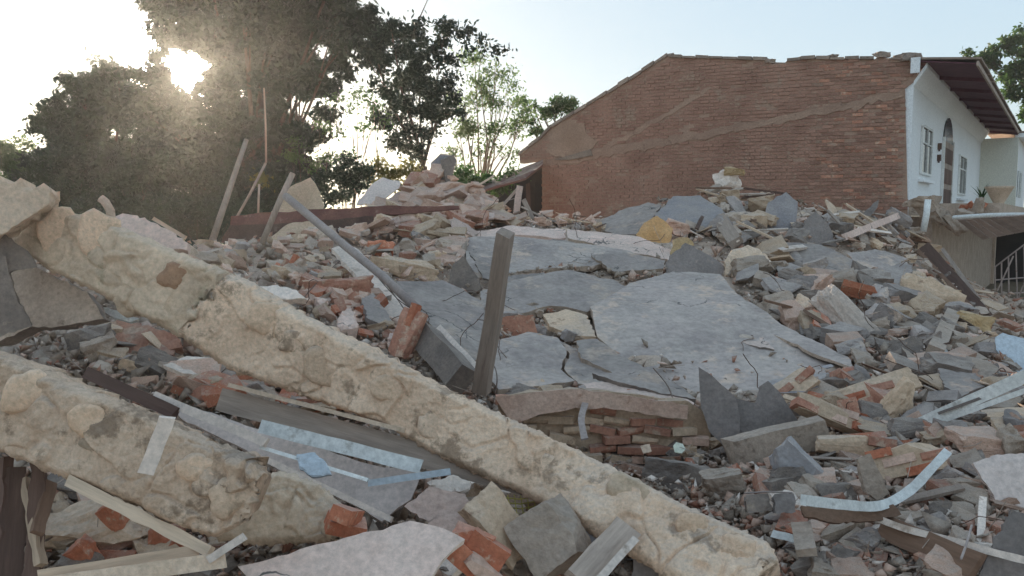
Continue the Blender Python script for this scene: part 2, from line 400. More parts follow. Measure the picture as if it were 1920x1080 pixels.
def bar(name, label, cat, a, b, w, th, m, lift=.03, roll=0.0, parent=None, da=None, db=None, group=None, seg=10, bend=0.0, jit=.06, taper=1.0):
    """plank, lath or timber between two picture points at their own depths; w, th in metres"""
    A3 = P(a[0], a[1], da if da else Dn(*a)-lift); B3 = P(b[0], b[1], db if db else Dn(*b)-lift)
    ax = (B3-A3); L_ = ax.length; ax.normalize(); mid = (A3+B3)/2
    view = (EYE-mid).normalized(); s = ax.cross(view).normalized(); nn = s.cross(ax).normalized()
    if nn.dot(view) < 0: nn = -nn
    q = Matrix.Rotation(roll, 3, ax); s = q @ s; nn = q @ nn
    V = []; Fs = []; sd = random.uniform(0, 99)
    for i in range(seg+1):
        t = i/seg; z = (t-.5)*L_
        off = nn*(bend*L_*(4*t*(1-t))) + nn*(.25*th*noise.noise(Vector((t*3, sd, 0)))) + s*(.05*w*noise.noise(Vector((t*3, sd, 9))))
        ww = w*(1+(taper-1)*t)*(1+jit*noise.noise(Vector((t*9, sd, 3))))
        for k, (p, r) in enumerate(((-.5, .5), (.5, .5), (.5, -.5), (-.5, -.5))):
            e = random.uniform(-1, 1)*w*.14 if i in (0, seg) else 0
            V.append(Vector(((p*ww), r*th, z+e)) + Vector((off.dot(s), off.dot(nn), 0)))
    for i in range(seg):
        for k in range(4):
            Fs.append((i*4+k, i*4+(k+1) % 4, (i+1)*4+(k+1) % 4, (i+1)*4+k))
    Fs += [(3, 2, 1, 0), tuple(seg*4+k for k in range(4))]
    me = bpy.data.meshes.new(name); me.from_pydata([tuple(v) for v in V], [], Fs); me.materials.append(M[m])
    bm = bmesh.new(); bm.from_mesh(me); bmesh.ops.recalc_face_normals(bm, faces=bm.faces)
    bm.to_mesh(me); bm.free()
    o = bpy.data.objects.new(name, me); link(o, parent)
    mw = Matrix.Translation(mid) @ Matrix((s, nn, ax)).transposed().to_4x4()
    o.matrix_basis = (Matrix.Translation(-parent.location) @ mw) if parent else mw
    if label: tag(o, label, cat, group)
    return o
def tube_np(path, radii, k=6):
    """path list of Vector -> verts, faces"""
    V = []; Fs = []; n = len(path)
    for i, p in enumerate(path):
        t = (path[min(i+1, n-1)] - path[max(i-1, 0)]).normalized()
        u = t.orthogonal().normalized() if i == 0 else (u - t*u.dot(t)).normalized()
        v = t.cross(u)
        for q in range(k):
            a = 2*PI*q/k; V.append(p + (u*math.cos(a)+v*math.sin(a))*radii[i])
    for i in range(n-1):
        for q in range(k): Fs.append((i*k+q, i*k+(q+1) % k, (i+1)*k+(q+1) % k, (i+1)*k+q))
    return V, Fs
def tube(name, label, cat, path, r, m, parent=None, k=6, group=None, r2=None):
    n = len(path); rr = [r + ((r2 if r2 is not None else r)-r)*i/(n-1) for i in range(n)]
    V, Fs = tube_np(path, rr, k)
    Fs += [tuple(reversed(range(k))), tuple((n-1)*k+q for q in range(k))]
    o = mesh_obj(name, V, Fs, m, parent, True, origin=path[0])
    if label: tag(o, label, cat, group)
    return o
def wire(label, pts, r=.006, m='rebar', lift=.05, group='bent reinforcing wires in the heap', name='bent_rebar', cat='rebar', d=None):
    """smooth wire through picture points"""
    c = [P(p[0], p[1], (p[2] if len(p) > 2 else Dn(p[0], p[1])-lift)) for p in pts]
    path = []
    for i in range(len(c)-1):
        p0, p1, p2, p3 = c[max(i-1, 0)], c[i], c[i+1], c[min(i+2, len(c)-1)]
        for s in range(6):
            t = s/6; path.append(.5*((2*p1)+(p2-p0)*t+(2*p0-5*p1+4*p2-p3)*t*t+(3*p1-3*p2+p3-p0)*t**3))
    path.append(c[-1])
    return tube(name, label, cat, path, r, m, None, 5, group)

def rock_mesh(name, sx, sy, sz, rough=.14, cuts=5, sub=2, sd=0):
    """broken lump: subdivided block cut by random planes"""
    rnd = random.Random(sd); bm = bmesh.new(); bmesh.ops.create_cube(bm, size=1)
    for _ in range(cuts):
        nrm = Vector((rnd.gauss(0, 1), rnd.gauss(0, 1), rnd.gauss(0, 1))).normalized()
        d = nrm*rnd.uniform(.36, .56)
        r = bmesh.ops.bisect_plane(bm, geom=bm.verts[:]+bm.edges[:]+bm.faces[:], plane_co=d, plane_no=nrm, clear_outer=True)
        eds = [e for e in r['geom_cut'] if isinstance(e, bmesh.types.BMEdge)]
        if eds:
            try: bmesh.ops.edgeloop_fill(bm, edges=eds)
            except Exception: pass
    bmesh.ops.triangulate(bm, faces=bm.faces[:])
    for _ in range(sub): bmesh.ops.subdivide_edges(bm, edges=bm.edges[:], cuts=1, use_grid_fill=True)
    bmesh.ops.triangulate(bm, faces=bm.faces[:])
    for v in bm.verts:
        q = v.co*3.2 + Vector((sd*3.7, sd, 0)); v.co += v.co.normalized()*rough*noise.fractal(q, 1, 2, 3)*.5
        v.co.x *= sx; v.co.y *= sy; v.co.z *= sz
    bmesh.ops.recalc_face_normals(bm, faces=bm.faces)
    me = bpy.data.meshes.new(name); bm.to_mesh(me); bm.free(); return me
_brick = [rock_mesh('brick', .225, .105, .062, .03, 1, 1, 200+k) for k in range(4)]
for me in _brick: me.materials.append(M['terracotta'])
def set_mat(o, m):
    o.material_slots[0].link = 'OBJECT'; o.material_slots[0].material = M[m]
def masonry(label, px, py, rot, rows, cols, depth=None, lift=.1, n=None, scale=1.0, mats=('terracotta', 'old_brick', 'old_brick', 'pink_dust'), deep=.11, body='tan_dust', name='masonry_fragment', cat='masonry'):
    """broken piece of brickwork: mortar body with separate bricks proud of it"""
    d = depth or (Dn(px, py)-lift); C0 = P(px, py, d); view = (EYE-C0).normalized()
    nn = Vector(n).normalized() if n else (view + Vector((random.uniform(-.3, .3), 0, random.uniform(.1, .5)))).normalized()
    r = Vector((1, 0, 0)); r = (r - nn*r.dot(nn)).normalized(); u = nn.cross(r)
    q = Matrix.Rotation(rot, 3, nn); r = q @ r; u = q @ u
    root = empty(name, C0, label, cat)
    bw, bh = .24*scale, .076*scale
    me = rock_mesh('mortar', cols*bw*.98, deep*scale, rows*bh*.98, .12, 4, 2, random.randint(0, 999)); me.materials.append(M[body])
    mo = bpy.data.objects.new('mortar', me); link(mo, root)
    Rm = Matrix((r, -nn, u)).transposed().to_4x4(); mo.matrix_basis = Rm
    for j in range(rows):
        for i in range(cols):
            if random.random() < .22: continue
            if (j in (0, rows-1)) and (i in (0, cols-1)) and random.random() < .5: continue
            b = bpy.data.objects.new('brick', random.choice(_brick)); link(b, root)
            x = (i-(cols-1)/2+(.25 if j % 2 else -.25)*(cols > 1))*bw; z = (j-(rows-1)/2)*bh
            t = Matrix.Translation(r*x + u*z + nn*(deep*scale*.5-.05*scale+random.uniform(0, .018)))
            b.matrix_basis = t @ Rm @ Matrix.Rotation(random.gauss(0, .05), 4, 'Y') @ Matrix.Rotation(random.gauss(0, .10), 4, 'X') @ Matrix.Rotation(random.gauss(0, .07), 4, 'Z') @ Matrix.Diagonal((scale*random.choice((1, 1, .8, .55)), scale, scale, 1))
            set_mat(b, random.choice(mats))
    return root

# ------------------------------------------------------------------ haze
def haze():
    m = bpy.data.materials.new('haze'); m.use_nodes = True; n = m.node_tree; n.nodes.clear()
    out = n.nodes.new('ShaderNodeOutputMaterial'); v = n.nodes.new('ShaderNodeVolumePrincipled')
    v.inputs['Density'].default_value = HAZE_D; v.inputs['Color'].default_value = (.95, .92, .86, 1); v.inputs['Anisotropy'].default_value = .78
    n.links.new(v.outputs[0], out.inputs['Volume'])
    x0, x1, y0, y1, z0, z1 = -118, 118, -68, 148, -1.2, 16
    V = [(x, y, z) for z in (z0, z1) for y in (y0, y1) for x in (x0, x1)]
    Fs = [(0,2,3,1), (4,5,7,6), (0,1,5,4), (2,6,7,3), (0,4,6,2), (1,3,7,5)]
    o = mesh_obj('haze', V, Fs, m); tag(o, kind='stuff')
HAZE_D = .0009
haze()

# ------------------------------------------------------------------ the brick gabled house
CORN = P(1703, 385, 19.5)                           # foot of the corner between gable wall and white front
GW = Vector((-.906, .423, 0)).normalized()          # along the gable wall, away from the corner
GN = Vector((-GW.y, GW.x, 0)); GN = GN if GN.y < 0 else -GN     # outward normal of gable wall (towards us)
FD = Vector((math.sin(math.radians(34.7)), math.cos(math.radians(34.7)), 0))   # along the front, away from us
FN = Vector((-FD.y, FD.x, 0)); FN = FN if FN.x < 0 else -FN
if FN.dot(EYE-CORN) < 0: FN = -FN                   # outward normal of the front
def on_plane(px, py, P0, n, off=0.0):
    r = ray(px, py); t = (P0 + n*off - EYE).dot(n)/r.dot(n); return EYE + r*t
def gw_uv(px, py):
    w = on_plane(px, py, CORN, GN); return ((w-CORN).dot(GW), w.z)
house = empty('brick_house', Vector((CORN.x, CORN.y, 0)), 'old red brick gabled house with white front and dark eaves above the heap', 'house')
out_px = [(1705,520),(1018,520),(1016,300),(975,306),(974,291),(1012,262),(1035,238),(1100,199),(1180,150),(1252,104),(1262,107),(1330,109),(1440,113),(1447,120),(1470,119),(1478,112),(1530,110),(1600,109),(1640,111),(1652,102),(1662,109),(1690,108),(1700,102),(1716,108),(1722,148),(1697,166)]
uv = [gw_uv(*p) for p in out_px]
rj = random.Random(77)
def rag(uvs, step=.13, amp=.028):
    out = []
    for a, b in zip(uvs, uvs[1:]+uvs[:1]):
        k = max(1, int(math.hypot(b[0]-a[0], b[1]-a[1])/step))
        out += [(a[0]+(b[0]-a[0])*i/k+rj.gauss(0, amp), a[1]+(b[1]-a[1])*i/k+rj.gauss(0, amp)) for i in range(k)]
    return out
def gp(u, z, off=0.0): return Vector((CORN.x, CORN.y, 0)) + GW*u + Vector((0, 0, z)) + GN*off
def prism_on(uvs, off0, off1, m, name, parent):
    n = len(uvs); V = [gp(u, z, off1) for u, z in uvs] + [gp(u, z, off0) for u, z in uvs]
    Fs = [tuple(range(n)), tuple(reversed(range(n, 2*n)))] + [(i, (i+1) % n, (i+1) % n+n, i+n) for i in range(n)]
    V = [v - parent_loc(parent) for v in V]
    o = mesh_obj(name, V, Fs, m, parent)
    bm = bmesh.new(); bm.from_mesh(o.data); bmesh.ops.recalc_face_normals(bm, faces=bm.faces); bm.to_mesh(o.data); bm.free()
    return o
def parent_loc(p):
    v = Vector()
    while p: v += p.location; p = p.parent
    return v
gable = prism_on(uv, -.30, 0.0, 'wall_mortar', 'gable_wall', house)
# courses of real bricks
band = [(1104,285),(1250,257),(1400,230),(1560,198),(1693,170),(1693,182),(1560,210),(1400,243),(1250,272),(1110,300),(1030,312),(1024,300)]
band_uv = rag([gw_uv(*p) for p in band])
patch = [(1030,246),(1062,222),(1095,232),(1116,262),(1108,285),(1085,296),(1040,298),(1026,280)]
patch_uv = rag([gw_uv(*p) for p in patch], .2, .09)
upper_line = rag([gw_uv(*p) for p in [(1120,281),(1240,217),(1330,162),(1335,167),(1248,222),(1128,286)]], .15, .02)
holes = [(1075,237),(1440,203),(1443,195),(1385,180),(1215,330),(1245,305),(1440,277),(1315,297),(1165,330),(1105,335),(1360,310),(1530,240),(1500,300),(1600,260),(1290,240),(1320,215),(1180,250)]
holes_uv = [gw_uv(*p) for p in holes]
zmin = min(z for u, z in uv); zmax = max(z for u, z in uv); umax = max(u for u, z in uv)
bl, bh_, jt = .25, .072, .018
gl = []
row = 0; z = zmin+.02
rb = random.Random(5)
while z < zmax:
    u = .01 - (bl/2 if row % 2 else 0)
    while u < umax:
        c = (u+bl/2, z+bh_/2)
        ok = all(inside(a, b, uv) for a, b in ((u+.012, z+.005), (u+bl-.03, z+.005), (u+.012, z+bh_-.01), (u+bl-.03, z+bh_-.01)))
        if ok and not inside(c[0], c[1], band_uv) and not inside(c[0], c[1], patch_uv) and not inside(c[0], c[1], upper_line) \
           and not any(abs(c[0]-h[0]) < .12 and abs(c[1]-h[1]) < .05 for h in holes_uv) and rb.random() > .012:
            gl.append((c[0] + rb.gauss(0, .006), c[1]+rb.gauss(0, .004), rb.uniform(.003, .03)))
        u += bl + jt
    z += bh_ + jt*.9; row += 1
wb_mesh = []
for k in range(5):
    me = rock_mesh('wall_brick', bl*.98, .06, bh_, .05, 0, 1, 300+k); me.materials.append(M['wall_brick' if k != 3 else 'old_brick']); wb_mesh.append(me)
def pxs(g):
    p = px_of(gp(g[0], g[1])); return p
vis = [g for g in gl if (lambda q: q[1] < 400)(pxs(g))]
vis.sort(key=lambda g: g[0]); near = set(id(g) for g in vis[:295])
Rg = Matrix((-GW, -GN, Vector((0, 0, 1)))).transposed().to_4x4()
for g in vis[:295]:
    b = bpy.data.objects.new('brick', rb.choice(wb_mesh)); link(b, gable)
    b.matrix_basis = Matrix.Translation(gp(g[0], g[1], g[2]-.028) - parent_loc(gable)) @ Rg @ Matrix.Rotation(rb.gauss(0, .012), 4, 'Y')
VV = []; FF = []
bms = [(np.array([tuple(v.co) for v in me.vertices]), [tuple(p.vertices) for p in me.polygons]) for me in wb_mesh]
Rn = np.array(Rg.to_3x3())
base = 0
for g in gl:
    if id(g) in near: continue
    v, f = rb.choice(bms); c = np.array(gp(g[0], g[1], g[2]-.028))
    VV.append(v @ Rn.T + c); FF += [tuple(i+base for i in q) for q in f]; base += len(v)
VV = np.concatenate(VV) - np.array(parent_loc(gable))
ob = mesh_obj('brick_courses', [tuple(v) for v in VV], FF, 'wall_brick', gable); ob['kind'] = 'stuff'
prism_on([(a, b) for a, b in band_uv], .001, .030, 'wall_mortar', 'mortar_band', gable)
prism_on(patch_uv, .001, .03, 'mortar_band', 'plaster_patch', gable)
prism_on(upper_line, .001, .022, 'wall_mortar', 'mortar_band', gable)
prism_on([gw_uv(*p) for p in [(1108,280),(1112,292),(1070,300),(1040,300)]], .04, .07, 'cement_cap', 'ledge', gable)
# coping of tiles and cement along the slope and the top
def coping(pp, w=.34, h=.07, mt='cement_cap', name='coping_tile', step=.32):
    for (a, b) in zip(pp, pp[1:]):
        A_ = gw_uv(*a); B_ = gw_uv(*b); L_ = math.hypot(B_[0]-A_[0], B_[1]-A_[1]); k = max(1, int(L_/step))
        for i in range(k):
            t0, t1 = i/k, (i+.94)/k; j = rb.uniform(-.015, .015)
            q = [(A_[0]+(B_[0]-A_[0])*t, A_[1]+(B_[1]-A_[1])*t) for t in (t0, t1)]
            hh = h*rb.uniform(.8, 1.4)
            prism_on([(q[0][0], q[0][1]-.02+j), (q[1][0], q[1][1]-.02+j), (q[1][0], q[1][1]+hh+j), (q[0][0], q[0][1]+hh*rb.uniform(.7, 1.1)+j)], -.36, .07+rb.uniform(-.02, .03), mt, name, house)
coping([(974,291),(1012,262),(1035,238),(1100,199),(1180,150),(1252,104)], h=.07)
coping([(1255,106),(1330,109),(1440,113)], h=.045)
coping([(1476,113),(1530,110),(1640,110)], h=.05)
for (px, py, s) in ((1652,104,.13),(1705,108,.2),(1440,116,.1),(1256,104,.09),(1560,108,.1),(1690,107,.1),(1500,111,.08)):
    me = rock_mesh('cement_lump', s*2.4, .3, s, .2, 4, 2, px); me.materials.append(M['cement_cap'])
    l = bpy.data.objects.new('cement_lump', me); link(l, house); w = on_plane(px, py, CORN, GN, -.1); l.location = w - house.location
    l.rotation_euler.z = .4
# rear roof slope behind the gable, falling away from us
ridge = [(1252,108),(1440,118),(1640,115)]
def house_prism(pts3, th_vec, m, name, parent=house):
    n = len(pts3); V = [p-parent_loc(parent) for p in pts3] + [p+th_vec-parent_loc(parent) for p in pts3]
    Fs = [tuple(range(n)), tuple(reversed(range(n, 2*n)))] + [(i, (i+1) % n, (i+1) % n+n, i+n) for i in range(n)]
    o = mesh_obj(name, V, Fs, m, parent)
    bm = bmesh.new(); bm.from_mesh(o.data); bmesh.ops.recalc_face_normals(bm, faces=bm.faces); bm.to_mesh(o.data); bm.free()
    return o
u_r, z_r = gw_uv(1255, 106); u_l, z_l = gw_uv(974, 293)
UPZ = Vector((0, 0, .05))
zf = gw_uv(1718, 112)[1]
R0 = gp(u_r, z_r-.06, -.33); R1 = gp(u_l, z_l-.06, -.33); R2 = gp(-.1, zf-.16, -.33)
house_prism([R0, R1, R1+FD*13, R0+FD*13], UPZ, 'roof_tile', 'roof')
house_prism([R2, R0, R0+FD*13, R2+FD*13], UPZ, 'roof_tile', 'roof')
# ---- white front
FP0 = Vector((CORN.x, CORN.y, 0))
def fq(px, py, off=0.0): return on_plane(px, py, FP0, FN, off)
def fpos(s, z, off=0.0): return FP0 + FD*s + FN*off + Vector((0, 0, z))
def f_s(px): 
    w = fq(px, 300); return (w-FP0).dot(FD)
s1 = f_s(1838); zb = 3.0+.32; zt = zf
front = house_prism([fpos(0.01, zb-.3), fpos(s1, zb-.3), fpos(s1, fq(1838,256).z+.35), fpos(.01, zt-.12)], -FN*.28, 'wall_white', 'front_wall')
LANDF = []
def fbox(s0, s1_, z0, z1, o0, o1, m, name, parent=house):
    return house_prism([fpos(s0, z0, o0), fpos(s1_, z0, o0), fpos(s1_, z1, o0), fpos(s0, z1, o0)], FN*(o1-o0), m, name, parent)
# sloping white cornice under the eaves
house_prism([fpos(-.02, zt-.62, .004), fpos(s1, zt-.62, .004), fpos(s1, zt-.2, .28), fpos(-.02, zt-.2, .28)], Vector((0,0,.12)), 'wall_white', 'cornice')
# windows and door of the front
def window(pxl, pxr, pyt, pyb):
    a = f_s(pxl); b = f_s(pxr); zt_ = fq(pxl, pyt).z; zb_ = fq(pxl, pyb).z
    w = fbox(a, b, zb_, zt_, .002, .02, 'window_glass', 'window')
    t = .06; q = .002
    for (x0, x1, y0, y1) in ((a-t, a, zb_-t, zt_+t), (b, b+t, zb_-t, zt_+t), (a+q, b-q, zt_, zt_+t), (a+q, b-q, zb_-t, zb_), ((a+b)/2-.02, (a+b)/2+.02, zb_+q, zt_-q)):
        fbox(x0, x1, y0, y1, .004, .06, 'white_paint', 'frame', w)
    zm = zb_+(zt_-zb_)*.66
    fbox(a+q, (a+b)/2-.022, zm-.02, zm+.02, .022, .05, 'white_paint', 'glazing_bar', w)
    fbox((a+b)/2+.022, b-q, zm-.02, zm+.02, .022, .05, 'white_paint', 'glazing_bar', w)
    fbox(a-.15, b+.15, zb_-.26, zb_-.19, .004, .14, 'wall_white', 'sill', w)
    return w
window(1725, 1743, 236, 322)
window(1798, 1810, 292, 362)
a, b = f_s(1766), f_s(1783); z0d = zb-.1; z1d = fq(1766, 262).z
door = fbox(a, b, z0d, z1d, .004, .05, 'wood_grey', 'door')
arch = [fpos(a+(b-a)*(.5-.5*math.cos(PI*k/10)), z1d+.01+(b-a)*.34*math.sin(PI*k/10), .004) for k in range(11)]
house_prism(arch, FN*.03, 'window_glass', 'arched_fanlight')
for x0, x1 in ((a-.06, a-.002), (b+.002, b+.06)): fbox(x0, x1, z0d, z1d+.1, .004, .08, 'white_paint', 'door_frame')
for k in range(3): fbox(a+.12, b-.12, z0d+.15+k*.62, z0d+.6+k*.62, .052, .065, 'wood_dark', 'door_panel', door)
for py in (274, 296):
    c = fq(1757, py); s = f_s(1757)
    l = fbox(s-.05, s+.05, c.z-.09, c.z+.09, .004, .10, 'wood_dark', 'wall_lantern'); fbox(s-.025, s+.025, c.z-.14, c.z-.095, .02, .07, 'wood_dark', 'lantern_foot', l)
# return wall (cream) and the further front
ret0 = s1
cream = house_prism([fpos(ret0+.0, zb-.3, .0), fpos(ret0, zb-.3, 1.35), fpos(ret0, zt-.45, 1.35), fpos(ret0, zt-.45, 0)], FD*.2, 'wall_cream', 'return_wall')
far = house_prism([fpos(ret0+.205, zb-.3, 1.34), fpos(ret0+8, zb-.3, 1.34), fpos(ret0+8, zt-.45, 1.34), fpos(ret0+.205, zt-.45, 1.34)], -FN*.25, 'wall_white', 'front_wall')
for (sa, sb) in ((.9, 1.5), (2.6, 3.2)):
    w = fbox(ret0+sa, ret0+sb, zb+.5, zb+1.6, 1.343, 1.36, 'window_glass', 'window')
    for k in range(4): fbox(ret0+sa+.005+k*(sb-sa-.06)/3, ret0+sa+.05+k*(sb-sa-.06)/3, zb+.5, zb+1.6, 1.362, 1.40, 'white_paint', 'frame', w)
fbox(ret0+.205, ret0+8, zt-.44, zt-.27, 1.2, 1.75, 'wall_white', 'cornice')
# eaves: dark boarded soffit, grey tiled roof edge above
eL = f_s(1843)
SOF = [fpos(-.15, zt-.06, .0), fpos(eL+1.1, zt-.06, .0), fpos(eL+1.1, zt-.26, 1.30), fpos(-.15, zt-.26, 1.30)]
sof = house_prism(SOF, Vector((0, 0, .03)), 'soffit_wood', 'soffit')
for k in range(1, 9):
    t = k/9; A0 = SOF[0].lerp(SOF[1], t); B0 = SOF[3].lerp(SOF[2], t)
    house_prism([A0, A0+FD*.07, B0+FD*.07, B0], Vector((0, 0, -.09)), 'soffit_wood', 'rafter', sof)
nt_ = 16
for k in range(nt_):
    t0, t1 = k/nt_, (k+.93)/nt_
    a0, a1 = SOF[0].lerp(SOF[1], t0)-FN*.5, SOF[0].lerp(SOF[1], t1)-FN*.5; b0, b1 = SOF[3].lerp(SOF[2], t0)+FN*.1, SOF[3].lerp(SOF[2], t1)+FN*.1
    up = Vector((0, 0, .10+rb.uniform(0, .03)))
    house_prism([a0+up, a1+up, b1+up, b0+up], Vector((0, 0, .05)), 'roof_tile', 'roof_tile')
fbox(-.16, eL+1.1, zt-.30, zt-.19, 1.305, 1.35, 'wood_grey', 'fascia_board')
house_prism([fpos(-.22, zt-.34, -.05), fpos(-.17, zt-.34, -.05), fpos(-.17, zt+.02, -.05), fpos(-.22, zt+.02, -.05)], FN*.2, 'wall_white', 'broken_eave_post')
fbox(ret0+.2, ret0+8, zt-.26, zt-.18, .2, 1.8, 'roof_tile', 'roof')
# ---- broken balcony floor and storey below
z_f = zb
balc = fbox(.05, ret0+7, z_f-.32, z_f-.02, -.6, 1.9, 'concrete', 'balcony_slab')
for k, (px, py, s) in enumerate(((1722,378,.3),(1740,392,.28),(1760,402,.3),(1785,420,.35),(1800,412,.3),(1752,380,.2),(1835,385,.25))):
    me = rock_mesh('broken_edge', s*1.5, s*1.5, s*.75, .25, 5, 2, px); me.materials.append(M['concrete'])
    l = bpy.data.objects.new('broken_edge', me); link(l, house); w = P(px, py, 18.2); l.location = w-house.location; l.rotation_euler = (k, .3*k, k*2)
sE = f_s(1846)
low = fbox(.3, sE-.5, -.2, z_f-.33, .3, .5, 'concrete', 'lower_wall')
low2 = fbox(sE-.49, sE, -.2, z_f-.33, .25, .62, 'concrete', 'wall_pier')
fbox(sE+1.5, sE+1.7, -.2, z_f-.33, -4, 3.5, 'void_shade', 'inner_wall')  # inner walls and floor near black: the opening's shade is in their colour
void = fbox(sE+.01, sE+1.49, -.2, z_f-.33, -1.4, -1.2, 'void_shade', 'inner_wall')
fbox(sE+.02, sE+1.48, .02, .06, -1.19, 1.0, 'void_shade', 'inner_floor')
# canopy: white edge beam and hanging corrugated sheet
cA = P(1788, 408, 16.6); cB = P(1925, 399, 15.2)
can = empty('porch_canopy', P(1850, 404, 16), 'pale sheet canopy with a white front rail sagging below the balcony', 'canopy')
V, Fs = tube_np([cA, cA.lerp(cB, .5), cB+Vector((1.5,-.9,0))], [.045]*3, 8); mesh_obj('rail', V, Fs, 'white_paint', can, True, origin=cA)
def quad(name, a, b, c, d, m, parent, th=.02):
    nn = (b-a).cross(d-a).normalized()*th; L0 = parent_loc(parent); V = [p-L0 for p in (a, b, c, d)] + [p-nn-L0 for p in (a, b, c, d)]
    o = mesh_obj(name, V, [(0,1,2,3),(7,6,5,4),(0,4,5,1),(1,5,6,2),(2,6,7,3),(3,7,4,0)], m, parent)
    bm = bmesh.new(); bm.from_mesh(o.data); bmesh.ops.recalc_face_normals(bm, faces=bm.faces); bm.to_mesh(o.data); bm.free()
    return o
for k in range(9):
    t0, t1 = k/9, (k+.9)/9
    A0 = P(1795+(1925-1795)*t0, 411-9*t0, 16.5-1.3*t0); A1 = P(1795+(1925-1795)*t1, 411-9*t1, 16.5-1.3*t1)
    B0 = P(1842+(1980-1842)*t0, 448-26*t0, 17.6-1.1*t0); B1 = P(1842+(1980-1842)*t1, 448-26*t1, 17.6-1.1*t1)
    quad('corrugated_strip', A0, A1, B1, B0, 'steel', can)
# iron gate in the dark opening
gt = empty('iron_gate', P(1890, 575, 18), 'thin grey iron gate bent open in the dark doorway under the canopy', 'gate')
def gbar(p, q, r=.016):
    V, Fs = tube_np([P(*p), P(*q)], [r, r], 5); return mesh_obj('gate_bar', V, Fs, 'steel', gt, origin=P(*p))
for p, q in (((1866,500,18),(1866,580,18)),((1866,500,18),(1925,455,17.6)),((1878,492,18),(1878,580,18)),((1891,482,18),(1892,582,18)),((1905,472,18),(1908,582,18)),((1920,462,18),(1922,582,18)),((1866,525,18),(1925,520,18)),((1866,552,18),(1925,548,18)),((1903,575,17.9),(1932,500,17.6)),((1870,545,17.9),(1900,480,17.7))): gbar(p, q)
# potted plant and cement urn on the balcony
def leaf_plant(name, label, cat, base, h, nl, m, wleaf=.03, spread=.35):
    r = empty(name, base, label, cat); rr = random.Random(int(base.x*100))
    for i in range(nl):
        a = rr.uniform(0, 2*PI); s = rr.uniform(.3, 1)*spread; hh = h*rr.uniform(.6, 1)
        pth = [Vector((math.cos(a)*s*t*t, math.sin(a)*s*t*t, hh*(t-.25*t*t*s))) for t in (0, .25, .5, .75, 1)]
        V = []; d = Vector((-math.sin(a), math.cos(a), 0))
        for k, p in enumerate(pth):
            w = wleaf*(1, 1.3, 1.2, .8, .1)[k]; V += [p-d*w, p+d*w]
        mesh_obj('leaf', V, [(2*k, 2*k+1, 2*k+3, 2*k+2) for k in range(4)], m, r)
    return r
leaf_plant('spiky_plant', 'green spiky plant on the balcony against the cream wall', 'plant', P(1840, 382, 21.5), .62, 16, 'leaf_mid', .022)
urn = empty('cement_urn', P(1872, 388, 20.2), 'pale yellowish garden urn on the balcony beside the spiky plant', 'urn')
def lathe(prof, m, name, parent, k=14):
    V = [Vector((r*math.cos(2*PI*q/k), r*math.sin(2*PI*q/k), z)) for r, z in prof for q in range(k)]
    Fs = [(i*k+q, i*k+(q+1) % k, (i+1)*k+(q+1) % k, (i+1)*k+q) for i in range(len(prof)-1) for q in range(k)]
    return mesh_obj(name, V, Fs, m, parent, True)
lathe([(0,0),(.16,0),(.12,.1),(.2,.25),(.3,.45),(.34,.5),(.30,.52),(.1,.45),(0,.45)], 'cream_cement', 'bowl', urn)
# pot shards
for k, (px, py) in enumerate(((1808,388),(1820,384),(1832,388),(1842,386))):
    me = rock_mesh('terracotta_pot_shard', .17, .13, .11, .2, 4, 1, k+40); me.materials.append(M['terracotta'])
    o = bpy.data.objects.new('terracotta_pot_shard', me); link(o); o.location = P(px, py, 18.6); o.rotation_euler = (k, k*.7, k*2)
    tag(o, 'orange terracotta shard on the balcony edge, ' + ['nearest the brick gable', 'second from the brick gable', 'third from the brick gable', 'nearest the spiky plant'][k], 'pot shard', 'terracotta shards on the balcony edge')
# low shed with dark inside, left of the gable wall
sh = empty('lean_to_shed', P(1000, 400, 22.5), 'dark open lean-to with a sloping sheet roof against the gable wall', 'shed')
sp_z = P(1010, 312, 23)
house_poly = lambda pts, off, m, n: house_prism(pts, off, m, n, sh)
house_poly([P(1018,303,23.5), P(975,330,23.5), P(870,362,23.0), P(880,368,21.6), P(985,338,22.0), P(1018,312,22.4)], Vector((0,0,.06)), 'rust', 'roof')
house_poly([P(1018,310,24.4), P(880,365,24.4), P(880,440,24.4), P(1018,440,24.4)], Vector((0,.1,0)), 'void_shade', 'back_wall')  # back and side walls coloured near black to paint the shed's inner shade
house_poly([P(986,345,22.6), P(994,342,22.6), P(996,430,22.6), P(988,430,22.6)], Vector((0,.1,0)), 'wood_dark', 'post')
house_poly([P(1002,345,23.6), P(1016,340,23.6), P(1016,430,23.6), P(1002,430,23.6)], Vector((0,.1,0)), 'void_shade', 'side_wall')
